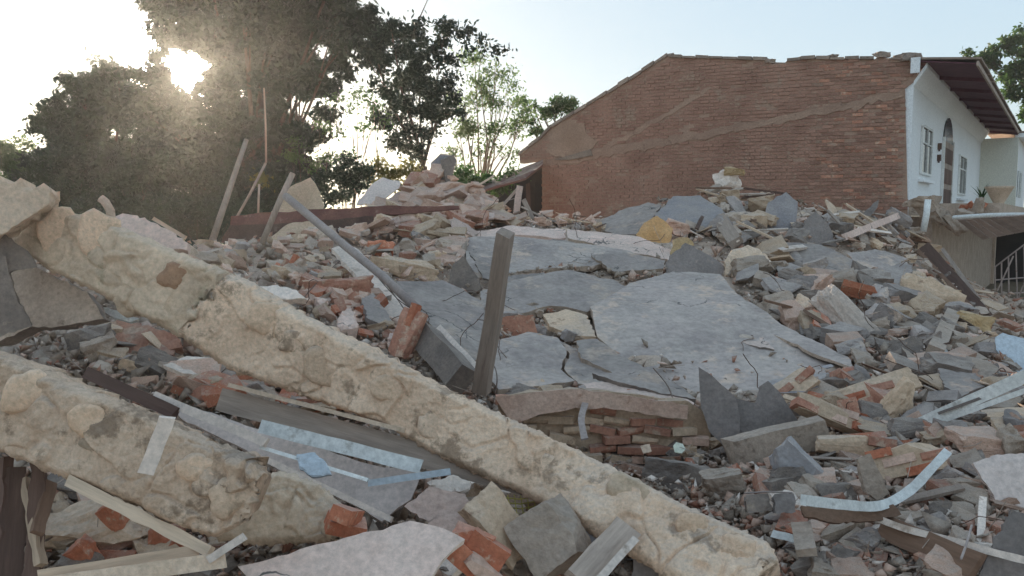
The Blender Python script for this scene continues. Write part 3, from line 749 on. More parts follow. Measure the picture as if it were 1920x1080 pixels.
# ------------------------------------------------------------------ trees
RNG = np.random.default_rng(11)
SUNPX = (366, 150)
def leaves(clumps, size, hole=None, tuft=.42, flat=.7):
    """clumps: (centre Vector, radius, count) -> quads of leaf-like diamonds gathered in tufts"""
    VV = []
    for c, r, n in clumps:
        n = int(n); nt_ = max(4, int(15*(r/.8)**1.4))
        d = RNG.normal(size=(nt_, 3)); d /= np.linalg.norm(d, axis=1)[:, None]
        tc = d*(r*RNG.uniform(.25, 1.0, (nt_, 1))**.6); tc[:, 2] *= flat
        ti = RNG.integers(0, nt_, n)
        p = np.array(c) + tc[ti] + RNG.normal(size=(n, 3))*(tuft*.36*np.minimum(1, .4+RNG.random((n, 1))))*np.array([1, 1, .75])
        VV.append(p)
    p = np.concatenate(VV); n = len(p)
    if hole:                                  # the gap in the crown where the sun comes through
        q = p-np.array(EYE); s = np.array(sun_dir); t = q@s; dist = np.linalg.norm(q-t[:, None]*s, axis=1)/t
        ang = np.arctan2((q-t[:, None]*s)[:, 2], (q-t[:, None]*s)[:, 0])
        lim = hole*(1 + .16*np.sin(3*ang+.6) + .1*np.sin(7*ang) + .12*RNG.normal(size=n)*.8)
        p = p[dist > lim]; n = len(p)
    a = RNG.normal(size=(n, 3)); a /= np.linalg.norm(a, axis=1)[:, None]
    b = RNG.normal(size=(n, 3)); b -= (a*b).sum(1)[:, None]*a; b /= np.linalg.norm(b, axis=1)[:, None]
    s = size*RNG.uniform(.6, 1.3, (n, 1))
    V = np.stack([p-a*s*.5, p+b*s*.22, p+a*s*.5, p-b*s*.22], 1).reshape(-1, 3)
    return V, np.arange(4*n).reshape(n, 4)
def tree(name, label, base, trunk_r, clumps, mleaf, msize, mtrunk='bark', hole=None, dens=1.0, group=None, fork=.35, cat='tree', tuft=.42, limb=1.0, flat=.7, bare=0):
    """clumps in picture coordinates: (px, py, radius px, depth)"""
    r = empty(name, base, label, cat, group)
    C = []
    for c in clumps:
        w = P(c[0], c[1], c[3]); rr = c[2]/F*c[3]; k = c[4] if len(c) > 4 else 1.0
        C.append((w, rr, dens*k*(rr**2)*1900/(msize/.2)**1.6))
    V, Fq_ = leaves(C, msize, hole, tuft, flat)
    np_obj('crown', V, Fq_, mleaf, r)
    # trunk and limbs
    TV = []; TF = []
    def addt(path, ra):
        v, f = tube_np(path, ra, 6); o0 = len(TV); TV.extend(v); TF.extend([tuple(i+o0 for i in q) for q in f])
    top = sum((c[0] for c in C), Vector())/len(C)
    zt_ = base.z + (top.z-base.z)*fork
    fk = Vector((base.x+(top.x-base.x)*.3, base.y+(top.y-base.y)*.3, zt_))
    rnd = random.Random(int(abs(base.x)*100))
    addt([base+Vector((0,0,-.3)), base.lerp(fk, .5)+Vector((rnd.uniform(-.1, .1), 0, 0)), fk], [trunk_r*1.3, trunk_r*1.05, trunk_r*.9])
    for ci, (c, rr, _) in enumerate(C):
        if len(C) > 30 and ci % 7: continue
        if hole:
            pc = px_of(fk.lerp(c, .5)+Vector((0,0,.2))); pd = px_of(c)
            if min(math.hypot(pc[0]-366, pc[1]-150), math.hypot(pd[0]-366, pd[1]-150), math.hypot(pc[0]*.5+pd[0]*.5-366, pc[1]*.5+pd[1]*.5-150)) < 75: continue
        m_ = fk.lerp(c, .5) + Vector((rnd.uniform(-.3, .3), rnd.uniform(-.2, .2), rnd.uniform(-.1, .35)))
        ra = trunk_r*(.25+.2*rnd.random())*limb
        addt([fk, fk.lerp(m_, .5)+Vector((rnd.uniform(-.1, .1), 0, rnd.uniform(-.1, .1))), m_, c], [ra, ra*.8, ra*.6, ra*.2])
        for k in range(3 if rr > .3 else 1):
            e = c+Vector((rnd.gauss(0, 1), rnd.gauss(0, .5), rnd.gauss(0, .8))).normalized()*rr*.95
            s0 = m_.lerp(c, rnd.uniform(.2, .9)); addt([s0, s0.lerp(e, .5)+Vector((0, 0, .08)), e], [ra*.3, ra*.22, ra*.06])
    V_ = [v-base for v in TV]
    mesh_obj('trunk', V_, TF, mtrunk, r, True)
    return r
def B(px, d, z=0.0):
    w = P(px, 400, d); return Vector((w.x, w.y, z))
def blob(x0, x1, y0, y1, n, rmin, rmax, d0, d1, seed, k=1.0, top=None):
    rr = random.Random(seed); out = []
    while len(out) < n:
        x, y = rr.uniform(x0, x1), rr.uniform(y0, y1)
        if top and y < top(x): continue
        out.append((x, y, rr.uniform(rmin, rmax), rr.uniform(d0, d1), k))
    return out
# broad dark tree standing left of the sun: stepped outline
def topA(x):
    T = [(60,300),(95,250),(110,160),(135,150),(165,140),(200,125),(240,130),(275,140),(330,150),(400,160)]
    for (a, ya), (b, yb) in zip(T, T[1:]):
        if a <= x <= b: return ya+(yb-ya)*(x-a)/(b-a)+24
    return 320
A_cl = [(160,185,28,28),(200,170,30,28),(240,180,30,28),(275,185,30,28),(180,220,34,28),(230,225,34,28),(280,225,30,28),(150,240,30,28),(310,260,30,28),(130,270,30,28)] + blob(85, 330, 150, 430, 70, 22, 46, 27, 30, 1, 1.0, topA) + [(128,158,20,28),(112,190,20,28),(175,140,22,28),(208,128,14,28),(240,134,20,28),(270,142,18,28),(300,150,26,28),(120,230,30,28),(180,112,8,28,.6),(100,270,28,28),(80,310,26,28)]
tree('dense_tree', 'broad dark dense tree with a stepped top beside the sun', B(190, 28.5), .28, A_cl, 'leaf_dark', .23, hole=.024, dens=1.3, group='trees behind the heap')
def edgeB(x): return 0
B_cl = [(318,88,22,26),(322,68,22,26),(330,108,20,26),(300,135,18,26),(300,100,12,26),(312,150,18,26),(296,175,22,26),(300,205,26,26),(330,225,26,26),(318,120,26,26),(300,150,22,26),(350,210,24,26.5),(410,215,24,26),(430,180,24,26),(435,140,24,26),(420,105,24,26),(385,90,24,26),(345,90,24,26),(318,170,14,26),(310,190,20,27),(305,140,18,27)] + blob(310, 650, -60, 80, 44, 30, 55, 24.5, 28, 2) + blob(330, 600, 60, 260, 48, 26, 50, 25, 28.5, 3) + blob(300, 560, 240, 430, 44, 26, 46, 26, 29, 4) \
     + [(310,48,24,26),(300,65,16,26),(325,20,26,26),(300,110,18,26,.8),(290,125,16,26,.7),(650,40,40,26),(690,30,30,26),(660,90,34,26),(700,70,30,26),(640,130,30,26),(620,170,24,26,.7),(600,215,26,26,.6),(625,215,16,26,.6),(580,260,24,26,.6),(570,300,20,26,.5),(540,310,26,26,.8)]
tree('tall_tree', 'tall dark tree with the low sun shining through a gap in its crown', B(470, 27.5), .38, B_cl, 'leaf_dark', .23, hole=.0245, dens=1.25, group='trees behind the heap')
C_cl = [(735,60,28,25),(765,95,32,25),(720,120,34,25),(760,150,36,25),(800,170,34,25),(780,210,34,25),(840,180,26,25),(820,215,26,25),(740,190,26,25),(760,245,22,25),(800,250,22,25,.7),(810,80,24,25),(850,60,18,25),(880,62,14,25,.8),(835,52,16,25),(905,75,12,25,.7),(925,92,12,25,.7),(945,95,8,25,.6),(870,95,14,25,.4),(835,115,22,25,.7),(735,45,12,25),(700,95,26,25),(715,165,20,25),(845,145,18,25,.7),(790,45,14,25,.7),(750,270,26,25),(780,285,22,25,.8),(730,225,24,25),(790,130,28,25),(770,60,22,25),(855,215,18,25,.6)]
tree('leaning_tree', 'dark tree with an arching right-hand bough and dense middle crown', B(790, 25.2), .16, C_cl, 'leaf_dark', .17, dens=1.15, group='trees behind the heap', fork=.62)
D_cl = [(890,110,26,27,.35),(930,130,22,27,.35),(955,150,22,27,.35),(900,160,28,27,.4),(870,190,26,27,.4),(930,190,28,27,.4),(965,190,18,27,.35),(890,230,28,27,.45),(930,245,24,27,.4),(860,240,22,27,.4),(900,280,24,27,.3),(970,240,20,27,.5),(980,215,18,27,.5),(850,285,20,27,.3),(950,285,20,27,.3)]
tree('feathery_tree', 'pale feathery tree with thin see-through crown next to the house', B(890, 27.3), .12, D_cl, 'leaf_pale', .13, 'bark_pale', dens=1.2, group='trees behind the heap', fork=.5, tuft=.5)
tree('small_round_tree', 'small mid green tree just above the sloping end of the gable wall', B(1040, 30), .14, [(1040,200,22,30),(1062,190,18,30),(1020,208,16,30),(1070,205,14,30),(1000,200,10,30,.6),(990,228,14,30,.7),(1010,240,16,30,.7),(985,190,12,30,.6)], 'leaf_mid', .17, dens=1.3, group='trees behind the heap', fork=.6)
for k, (bx, cl) in enumerate(((640, [(670,175,16,25,.35),(690,185,14,25,.35),(655,205,12,25,.3),(705,215,14,25,.4),(640,250,14,25,.3)]), (700, [(700,200,14,24.6,.4),(722,230,12,24.6,.4),(680,240,16,24.6,.25),(650,290,16,24.6,.4)]), (610, [(600,240,14,25.4,.4),(630,190,14,25.4,.3),(610,300,18,25.4,.4)]), (560, [(560,260,16,25,.4),(545,290,18,25,.5),(580,310,18,25,.4)]))):
    tree('thin_tree', ['slender bare-limbed pale tree in the bright gap between the dark trees', 'forked pale tree beside the leaning dark one', 'thin dark sapling at the edge of the tall tree', 'thin sapling behind the tan board'][k], B(bx, cl[0][3]), .075, cl, 'leaf_mid', .13, 'bark_pale' if k < 2 else 'bark', dens=1.2, group='thin trees in the bright gap', fork=.25, limb=1.3)
G_cl = [(x+6, y, r*1.05, 37.0) for (x, y, r) in ((1850,110,22),(1880,92,22),(1910,85,24),(1905,130,26),(1875,135,22),(1835,112,14),(1815,98,10),(1895,170,24),(1915,210,26),(1888,74,12),(1935,150,30),(1940,90,30),(1925,60,20))]
tree('leafy_tree', 'green leafy tree rising behind the eaves of the white front', B(1985, 37), .16, G_cl, 'leaf_mid', .26, dens=1.0, fork=.75, limb=.6)
# low bushes
def bush(label, cl, m, size=.15, dens=1.2, name='bush'):
    b = B(sum(c[0] for c in cl)/len(cl), cl[0][3]); tree(name, label, b, .05, cl, m, size, dens=dens, group='bushes behind the heap', fork=.25, cat='bush')
bush('far green bush at the outer end of the dense tree', [(10,290,30,30),(40,300,26,30),(65,320,24,30),(20,330,40,30),(0,270,14,30,.7),(50,275,14,30,.5),(35,262,10,30,.4)], 'leaf_mid', .17)
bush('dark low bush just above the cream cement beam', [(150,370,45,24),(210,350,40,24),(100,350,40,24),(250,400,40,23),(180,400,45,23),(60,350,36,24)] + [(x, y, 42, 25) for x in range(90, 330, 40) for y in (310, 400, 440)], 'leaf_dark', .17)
bush('dark bush with white glints behind the pale leaning slab', [(330,400,40,20),(370,410,34,20),(300,380,30,20),(400,400,36,20.5),(440,390,34,21)], 'leaf_dark', .14, 1.0)
bush('dark green bush between the tan board and the white sheet', [(630,330,30,23),(600,345,26,23),(660,340,28,23),(690,320,22,23),(640,370,26,22.5),(655,300,18,23)], 'leaf_dark', .14, 1.1)
bush('yellowish bush behind the white sheet', [(710,318,22,24),(745,322,20,24),(770,318,16,24),(730,345,26,23.5),(480,330,20,25,.5)], 'leaf_yellow', .14, 1.1)
bush('brownish bush beyond the teal panel on the peak', [(870,330,22,23),(905,340,24,23),(935,345,20,23),(850,350,20,22.5),(960,330,16,23,.6)], 'leaf_mid', .14, 1.2)
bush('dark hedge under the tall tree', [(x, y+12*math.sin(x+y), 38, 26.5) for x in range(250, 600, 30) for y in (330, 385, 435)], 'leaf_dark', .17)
# bare twig against the sky
tw = [P(770,70,25), P(782,45,25), P(795,15,25), P(805,-8,25)]
tube('bare_twig', 'bare forked twig sticking up into the sky from the leaning tree', 'branch', tw, .03, 'bark', r2=.01)
# poles in front of the trees
tube('leaning_pole', 'thick pale pole leaning in front of the tall tree', 'pole', [P(462,262,19.5), P(432,350,19), P(398,452,18)], .06, 'wood_grey', r2=.085)
tube('leaning_pole', 'thin bent pole crossing low in front of the tall tree', 'pole', [P(498,306,19), P(468,365,18.6), P(430,432,18)], .032, 'wood_grey')
tube('upright_pole', 'thin straight pale pole standing before the tall tree', 'pole', [P(495,165,20), P(498,235,20), P(499,305,20)], .022, 'wood_grey', r2=.03)
tube('upright_pole', 'short thin dark pole behind the maroon sheet', 'pole', [P(486,345,20), P(484,400,20)], .03, 'wood_grey')
# ------------------------------------------------------------------ the two fallen cement-faced beams
def resample(pl, t):
    """pl list of (x,y,d) ; t 0..1 by index length"""
    ls = [0]
    for a, b in zip(pl, pl[1:]): ls.append(ls[-1]+math.hypot(b[0]-a[0], b[1]-a[1]))
    s = t*ls[-1]
    for i in range(len(pl)-1):
        if s <= ls[i+1] or i == len(pl)-2:
            f = (s-ls[i])/max(ls[i+1]-ls[i], 1e-6); f = min(max(f, 0), 1)
            return tuple(pl[i][k]+(pl[i+1][k]-pl[i][k])*f for k in range(3))
def beam_part(name, parent, top, bot, t0, t1, m, NL, NV, thick, amp, sc, seed, endrag=.02, tiltback=.0):
    """rough face between two picture lines, with its top, underside and back, thick metres deep"""
    rows = []; L0 = parent_loc(parent)
    for i in range(NL+1):
        t = t0+(t1-t0)*i/NL
        a = P(*resample(top, t)); b = P(*resample(bot, t)); rows.append((a, b))
    V = []
    nper = NV+1+4
    for i, (a, b) in enumerate(rows):
        a2, b2 = rows[min(i+1, NL)]; a1, b1 = rows[max(i-1, 0)]
        ax = ((a2+b2)-(a1+b1)).normalized(); dn = (b-a).normalized(); nn = ax.cross(dn).normalized()
        if nn.dot(EYE-a) < 0: nn = -nn
        e = 0
        if i == 0: e = -1
        if i == NL: e = 1
        for j in range(NV+1):
            v = j/NV; p = a.lerp(b, v)
            q = Vector((p.x, p.y, p.z))*sc + Vector((seed, 0, 0))
            wq = q + Vector((noise.noise(q*1.3), noise.noise(q*1.3+Vector((9,0,0))), noise.noise(q*1.3+Vector((0,9,0)))))*.6
            dist, pts_ = noise.voronoi(wq)
            cell = pts_[0]; hc = noise.cell(cell*3.1)
            edge = min(max((dist[1]-dist[0])/.14, 0), 1); edge = edge*edge*(3-2*edge)
            h = edge*(.35+.65*abs(hc))*(1 if hc > -.35 else .15)
            slope = (q-cell).dot(Vector((noise.cell(cell*5), noise.cell(cell*7), noise.cell(cell*9))))*.5*edge
            rg_ = 1-abs(noise.noise(q*1.7+Vector((3,3,3))))*2.2
            h = amp*(h*.62 + .55*slope + .34*noise.fractal(q*1.0, 1, 2, 3) + .16*max(0, rg_)*noise.noise(q*.9) + .22*abs(noise.fractal(q*2.6, .8, 2, 5)) - .10*abs(noise.fractal(q*6, .8, 2, 3)) + .05*noise.noise(q*40))
            rim = min(v, 1-v); rnd_ = -.05*(1-min(1, rim/.10))**2
            hang = 0
            off = nn*(h+rnd_)
            if j in (0, NV):   # ragged long edges
                off += dn*(.012*noise.fractal(q*4, 1, 2, 3)+.010*noise.noise(q*18))*1.3
            if e: off += ax*e*endrag*noise.fractal(q*3, 1, 2, 4)*3
            V.append(p+off-L0)
        bk = -nn
        jt = lambda k: Vector((noise.noise(Vector((i*.21, k, seed))), noise.noise(Vector((i*.23, k, seed+5))), noise.noise(Vector((i*.2, k, seed+9)))))*.03
        V += [b+bk*thick*.45-dn*.02+jt(1)-L0, b+bk*thick-dn*.04+jt(2)-L0, a+bk*thick+dn*.02+jt(3)-L0, a+bk*thick*.45+jt(4)*.6-L0]
    Fs = []
    for i in range(NL):
        for j in range(nper):
            j2 = (j+1) % nper; Fs.append((i*nper+j, (i+1)*nper+j, (i+1)*nper+j2, i*nper+j2))
    cap0 = tuple(range(nper)); cap1 = tuple(NL*nper+j for j in reversed(range(nper)))
    V_ = list(V)
    for cap in (cap0, cap1):
        c = sum((V_[k] for k in cap), Vector())/nper + Vector((noise.noise(Vector((seed, 1, 1))), 0, 0))*.02
        V_.append(c); ci = len(V_)-1
        for k in range(nper): Fs.append((cap[(k+1) % nper], cap[k], ci))
    o = mesh_obj(name, V_, Fs, m, parent)
    bm = bmesh.new(); bm.from_mesh(o.data); bmesh.ops.recalc_face_normals(bm, faces=bm.faces); bm.to_mesh(o.data); bm.free()
    for p in o.data.polygons: p.use_smooth = True
    return o
def stone(parent, px, py, d, rx, ry, m, seed, proud=.5, name='stone', rot=0):
    """flat rounded stone bedded in the face, outline uneven"""
    rr = random.Random(seed); V = []; Fs = []; K = 22
    C0 = P(px, py, d); view = (EYE-C0).normalized(); r = Vector((1,0,0)); r = (r-view*r.dot(view)).normalized(); u = view.cross(r)
    q = Matrix.Rotation(rot, 3, view); r = q @ r; u = q @ u
    rx, ry = rx*d/F, ry*d/F
    nz = Vector((seed*1.7, 0, 0)); rings = (0, .35, .7, .9, 1.0, 1.02)
    hs = (1, .95, .85, .6, .1, -.9)
    for k, (s, h) in enumerate(zip(rings, hs)):
        for a in range(K):
            an = 2*PI*a/K; cs, sn = math.cos(an), math.sin(an)
            e = 1 + .30*noise.noise(Vector((cs*1.2, sn*1.2, seed)))+.14*noise.noise(Vector((cs*3.5, sn*3.5, seed)))
            sq = 1/max(abs(cs), abs(sn))**.35
            h2 = h*.045*proud + .012*noise.fractal(Vector((cs*s*2, sn*s*2, seed+3)), 1, 2, 3)
            V.append(r*(cs*rx*s*e*sq)+u*(sn*ry*s*e*sq)+view*h2)
    n = len(rings)
    for k in range(n-1):
        for a in range(K): Fs.append((k*K+a, k*K+(a+1) % K, (k+1)*K+(a+1) % K, (k+1)*K+a))
    me = bpy.data.meshes.new(name); me.from_pydata([tuple(v) for v in V], [], Fs); me.materials.append(M[m])
    for p in me.polygons: p.use_smooth = True
    o = bpy.data.objects.new(name, me); link(o, parent); o.location = C0-parent_loc(parent); return o
B1T = [(35,395,5.3),(95,388,5.2),(200,415,5.1),(330,472,5.0),(450,520,4.9),(560,588,4.8),(700,664,4.65),(860,742,4.5),(1000,802,4.4),(1150,872,4.15),(1300,950,3.9),(1440,1008,3.7),(1462,1050,3.62)]
B1B = [(0,442,5.2),(85,505,5.1),(170,545,5.0),(300,612,4.9),(420,692,4.8),(500,722,4.75),(600,756,4.7),(720,800,4.55),(840,866,4.4),(980,925,4.2),(1100,994,3.95),(1200,1050,3.8),(1340,1130,3.55)]
b1 = empty('cement_faced_beam', P(740, 760, 4.6), 'long cream cement-faced beam slanting across the whole heap down to the right', 'beam')
beam_part('weathered_face', b1, B1T, B1B, 0, .255, 'beam_grey', 170, 50, .26, .045, 4.6, 11)
beam_part('cement_face', b1, B1T, B1B, .257, 1.0, 'beam_face', 460, 50, .24, .042, 4.4, 3, .03)
for k, (px, py, rx, ry, m, rot) in enumerate(((335,520,34,26,'beam_stone_red',-.2),(185,440,38,42,'beam_stone',0),(262,560,44,34,'beam_grey',.3),(118,440,40,44,'beam_stone',.4),(505,600,46,30,'beam_stone',-.3),(450,650,34,26,'beam_stone',.2),(610,690,44,34,'beam_stone',-.5),(730,730,38,24,'beam_stone',-.4),(820,800,40,30,'beam_face',-.5),(980,850,36,26,'beam_stone',-.4),(1040,880,34,26,'beam_face',-.6),(1180,920,42,30,'beam_grey',-.5),(1300,985,34,24,'beam_stone',-.4),(1385,1030,34,26,'beam_face',-.3),(555,640,30,22,'beam_face',.1))):
    t = min(max((px-40)/1400, 0), 1); d = resample(B1T, t)[2]-.015
    stone(b1, px, py, d, rx, ry, m, k+1, .55, rot=rot)
B2T = [(-60,640,3.45),(0,664,3.4),(80,700,3.35),(200,745,3.3),(310,790,3.25),(400,835,3.2),(455,862,3.15),(488,895,3.15)]
B2B = [(-80,820,3.3),(0,852,3.3),(60,878,3.25),(130,900,3.2),(250,950,3.15),(330,990,3.1),(395,1012,3.1),(445,985,3.1)]
b2 = empty('cement_faced_beam', P(200, 850, 3.3), 'short thick cream cement beam in the lower corner with a white lath lying on it', 'beam')
beam_part('cement_face', b2, B2T, B2B, 0, 1, 'beam_face', 280, 74, .24, .045, 4.8, 27, .03)
for k, (px, py, rx, ry, m, rot) in enumerate(((55,735,48,40,'beam_stone',.2),(175,790,44,34,'beam_stone',-.3),(190,835,40,22,'beam_grey',-.4),(380,880,46,30,'beam_stone',-.3),(330,930,44,26,'beam_stone',-.4),(180,860,40,20,'beam_face',-.3),(430,930,36,36,'beam_stone',.3),(60,840,50,24,'beam_face',-.3))):
    t = min(max((px+60)/540, 0), 1); d = resample(B2T, t)[2]-.03
    stone(b2, px, py, d, rx, ry, m, k+31, .6, rot=rot)
# the greyer broken run behind it, ending in a brick stub
B3T = [(440,905,3.75),(520,880,3.75),(600,905,3.75),(655,950,3.75)]
B3B = [(400,1010,3.6),(470,1020,3.6),(560,1015,3.6),(640,1005,3.6)]
b3 = empty('broken_beam_end', P(550, 950, 3.7), 'grey brown broken beam end with an orange brick stub beside the short cement beam', 'beam')
beam_part('cement_face', b3, B3T, B3B, 0, 1, 'beam_grey', 90, 46, .24, .045, 6.0, 53, .04)
for k, (px, py) in enumerate(((648,985),(650,965))):
    o = bpy.data.objects.new('brick', _brick[k]); link(o, b3); o.location = P(px, py, 3.62-.04*k)-b3.location; o.rotation_euler = (.3, .35, .4+k); set_mat(o, 'terracotta'); o.scale = (.8,.9,1.1)
# ------------------------------------------------------------------ large plates of the collapsed floors
S = slab
S('floor_slab', 'large smooth grey floor slab sloping down to the standing dark shards', 'slab', [(1106,582),(1180,532),(1260,508),(1350,512),(1390,560),(1420,598),(1500,640),(1600,678),(1628,697),(1560,705),(1530,738),(1480,748),(1400,742),(1300,738),(1232,692),(1160,662),(1120,632)], 'grey_plaster', .12, .30, clear=True, edge_m='concrete', warp=.010)
S('floor_slab', 'cracked grey slab left of the narrow wedge below the upright post', 'slab', [(916,650),(945,640),(990,622),(1044,636),(1062,660),(1052,690),(1078,716),(1060,722),(935,730),(912,695)], 'grey_plaster', .10, .25, clear=True, edge_m='concrete', warp=.015)
S('floor_slab', 'cracked grey slab right of the one below the upright post', 'slab', [(1050,638),(1100,660),(1150,688),(1200,704),(1190,716),(1150,712),(1120,726),(1083,715),(1058,690),(1068,660)], 'grey_plaster', .09, .24, clear=True, edge_m='concrete', warp=.015)
S('floor_slab', 'broken slab strip hanging over the top of the brick wall remnant', 'slab', [(1090,722),(1130,715),(1200,722),(1262,738),(1302,756),(1290,768),(1200,752),(1120,740)], 'pink_plaster', .06, .34, edge_m='concrete', clear=True)
S('floor_slab', 'thin layered slab edge just above the strip over the brick wall', 'slab', [(1110,700),(1160,698),(1225,712),(1290,738),(1305,750),(1240,736),(1160,718)], 'grey_plaster', .05, .42, edge_m='dark_concrete', clear=True)
S('thin_plate', 'thin plate lifted along the upper right rim of the large smooth slab', 'plate', [(1395,565),(1425,580),(1500,625),(1590,668),(1600,690),(1520,660),(1440,620),(1400,590)], 'grey_plaster', .035, .55, edge_m='concrete', clear=True)
S('thin_plate', 'chipped plate lying in the middle of the large smooth slab', 'plate', [(1362,618),(1392,612),(1430,632),(1452,655),(1425,652),(1385,640)], 'pink_plaster', .02, .42, edge_m='dark_concrete', amp=2)
S('thin_plate', 'thin grey plate over the upper rim of the large smooth slab', 'plate', [(1188,548),(1210,524),(1262,510),(1300,520),(1280,540),(1225,556)], 'grey_plaster', .03, .48, edge_m='dark_concrete')
S('thin_plate', 'worn plate at the lower right tip of the large smooth slab', 'plate', [(1440,715),(1500,700),(1560,700),(1545,722),(1500,738),(1452,735)], 'blue_grey', .04, .46, edge_m='concrete')
S('thin_plate', 'thin plate on the flat grey slab near the post top', 'plate', [(975,452),(1060,448),(1100,462),(1060,476),(985,472)], 'grey_plaster', .03, .56, edge_m='concrete')
S('thin_plate', 'slim plate under the wavy edge left of the upright post', 'plate', [(880,470),(905,520),(960,535),(1030,525),(1020,510),(950,518)], 'grey_plaster', .03, .40, edge_m='dark_concrete')
S('thin_plate', 'small plate leaning at the foot of the blue grey slab', 'plate', [(830,640),(870,632),(900,660),(890,680),(850,668)], 'grey_plaster', .04, .40, edge_m='concrete')
S('floor_slab', 'flat grey slab behind the top of the upright post', 'slab', [(866,452),(900,444),(960,440),(1100,452),(1182,470),(1205,484),(1120,495),(1040,500),(960,515),(915,521),(880,505)], 'grey_plaster', .09, .45, clear=True, edge_m='concrete')
S('floor_slab', 'grey slab with a wavy broken front edge above the dark cavity', 'slab', [(900,545),(960,526),(1070,506),(1150,522),(1190,545),(1172,566),(1100,586),(1060,576),(1030,572),(980,588),(935,592),(903,577)], 'grey_plaster', .10, .40, clear=True, edge_m='concrete')
S('floor_slab', 'smooth blue grey slab behind the slim white strip', 'slab', [(742,530),(830,524),(900,560),(912,580),(905,640),(912,700),(850,655),(785,592)], 'grey_plaster', .09, .25, clear=True, edge_m='concrete')
S('floor_slab', 'thin pale pinkish slab edge lying over the flat grey slab', 'slab', [(1062,430),(1120,432),(1200,445),(1258,470),(1256,488),(1165,470),(1110,455),(1065,446)], 'pink_plaster', .06, .55, clear=True, edge_m='concrete')
S('floor_slab', 'pale slab tongue beneath the pinkish slab edge', 'slab', [(1108,478),(1190,474),(1248,488),(1244,503),(1200,508),(1150,508)], 'grey_plaster', .06, .42, clear=True, edge_m='concrete')
S('floor_slab', 'worn light slab strip continuing behind the flat grey slab', 'slab', [(880,436),(960,424),(1060,428),(1060,446),(960,440),(890,448)], 'pink_plaster', .06, .45, clear=True)
S('floor_slab', 'narrow cracked slab wedge under the large smooth slab', 'slab', [(1080,640),(1120,636),(1170,668),(1235,700),(1290,735),(1220,722),(1150,700),(1090,672)], 'grey_plaster', .08, .34, clear=True, edge_m='concrete')
S('floor_slab', 'small tilted tan slab between the cavity and the large smooth slab', 'slab', [(1018,590),(1060,580),(1100,590),(1118,632),(1080,630),(1030,612)], 'tan_dust', .07, .30, clear=True)
S('floor_slab', 'long pale slab running down right of the large smooth slab', 'slab', [(1468,455),(1540,458),(1600,488),(1624,520),(1600,530),(1545,518),(1500,498),(1455,475)], 'grey_plaster', .08, .45, clear=True, edge_m='concrete')
S('floor_slab', 'light slab with a dark broken edge near the gable corner', 'slab', [(1588,475),(1640,467),(1703,485),(1660,508),(1618,508)], 'grey_plaster', .07, .50, clear=True, edge_m='concrete')
S('floor_slab', 'dark blue grey slab tipped down under the light slab', 'slab', [(1622,520),(1700,488),(1712,508),(1684,538),(1645,545)], 'grey_back', .07, .42, clear=True)
S('floor_slab', 'grey ridge slab leaning up toward the brick gable', 'slab', [(1228,402),(1262,368),(1312,366),(1352,392),(1372,420),(1320,432),(1240,428)], 'blue_grey', .08, .45, clear=True)
S('floor_slab', 'light grey slab sheet below the brick gable on the heap crest', 'slab', [(1120,420),(1160,395),(1215,378),(1240,385),(1225,405),(1200,440),(1150,438)], 'grey_plaster', .07, .45, clear=True)
S('wall_fragment', 'blue grey panel standing up before the brick gable', 'panel', [(1434,402),(1440,380),(1474,360),(1496,378),(1492,420),(1480,445),(1430,442)], 'blue_grey', .08, .55, n=(-.1,-.95,.3), clear=True)
S('wall_fragment', 'grey brown triangular panel right of the blue grey panel', 'panel', [(1500,455),(1510,412),(1530,395),(1552,420),(1572,462)], 'grey_back', .08, .5, n=(.1,-.95,.3), clear=True)
S('wall_fragment', 'dark grey shard between the ochre board and the round cream lump', 'panel', [(1248,492),(1262,474),(1285,455),(1330,478),(1358,500),(1352,516),(1250,513)], 'grey_back', .07, .55, n=(0,-.9,.45), clear=True)
S('wall_fragment', 'ochre painted board in the middle of the crest', 'panel', [(1192,440),(1208,418),(1232,404),(1262,428),(1252,458),(1205,455)], 'ochre', .04, .75, n=(-.2,-.85,.5), clear=True)
S('cement_lump', 'rounded cream cement lump beside the large smooth slab', 'lump', [(1358,490),(1372,470),(1402,460),(1438,476),(1452,500),(1432,522),(1392,530),(1362,514)], 'cream_cement', .12, .6, n=(0,-.75,.6), dome=.05, warp=.03)
S('cement_lump', 'broken yellow cream plate just behind the dark grey shard', 'lump', [(1258,480),(1262,450),(1290,445),(1302,460),(1285,462)], 'foam_yellow', .06, .8, n=(0,-.9,.4))
# standing dark shards
S('glazed_shard', 'tall pointed dark grey shard standing on the heap', 'shard', [(1310,688),(1333,703),(1380,745),(1388,790),(1384,832),(1362,840),(1332,812),(1314,762)], 'grey_back', .045, .75, n=(-.15,-.95,.2), clear=True, warp=.004, amp=.5)
S('glazed_shard', 'twin peaked dark grey shard beside the tall pointed one', 'shard', [(1374,745),(1398,752),(1420,756),(1428,722),(1440,714),(1462,735),(1484,770),(1502,798),(1440,812),(1378,836)], 'grey_back', .045, .70, n=(.1,-.95,.25), clear=True, warp=.004, amp=.5)
bar('concrete_post', 'pale grey squared post lying across the foot of the dark shards', 'post', (1368,850), (1545,808), .20, .16, 'concrete', lift=.5, roll=.3)
S('stone_block', 'dark blue grey block tilted below the pale squared post', 'block', [(1446,858),(1470,842),(1502,840),(1552,905),(1530,925),(1484,938),(1462,900)], 'blue_grey', .22, .4, n=(-.35,-.7,.6), warp=.005, taper=.1)
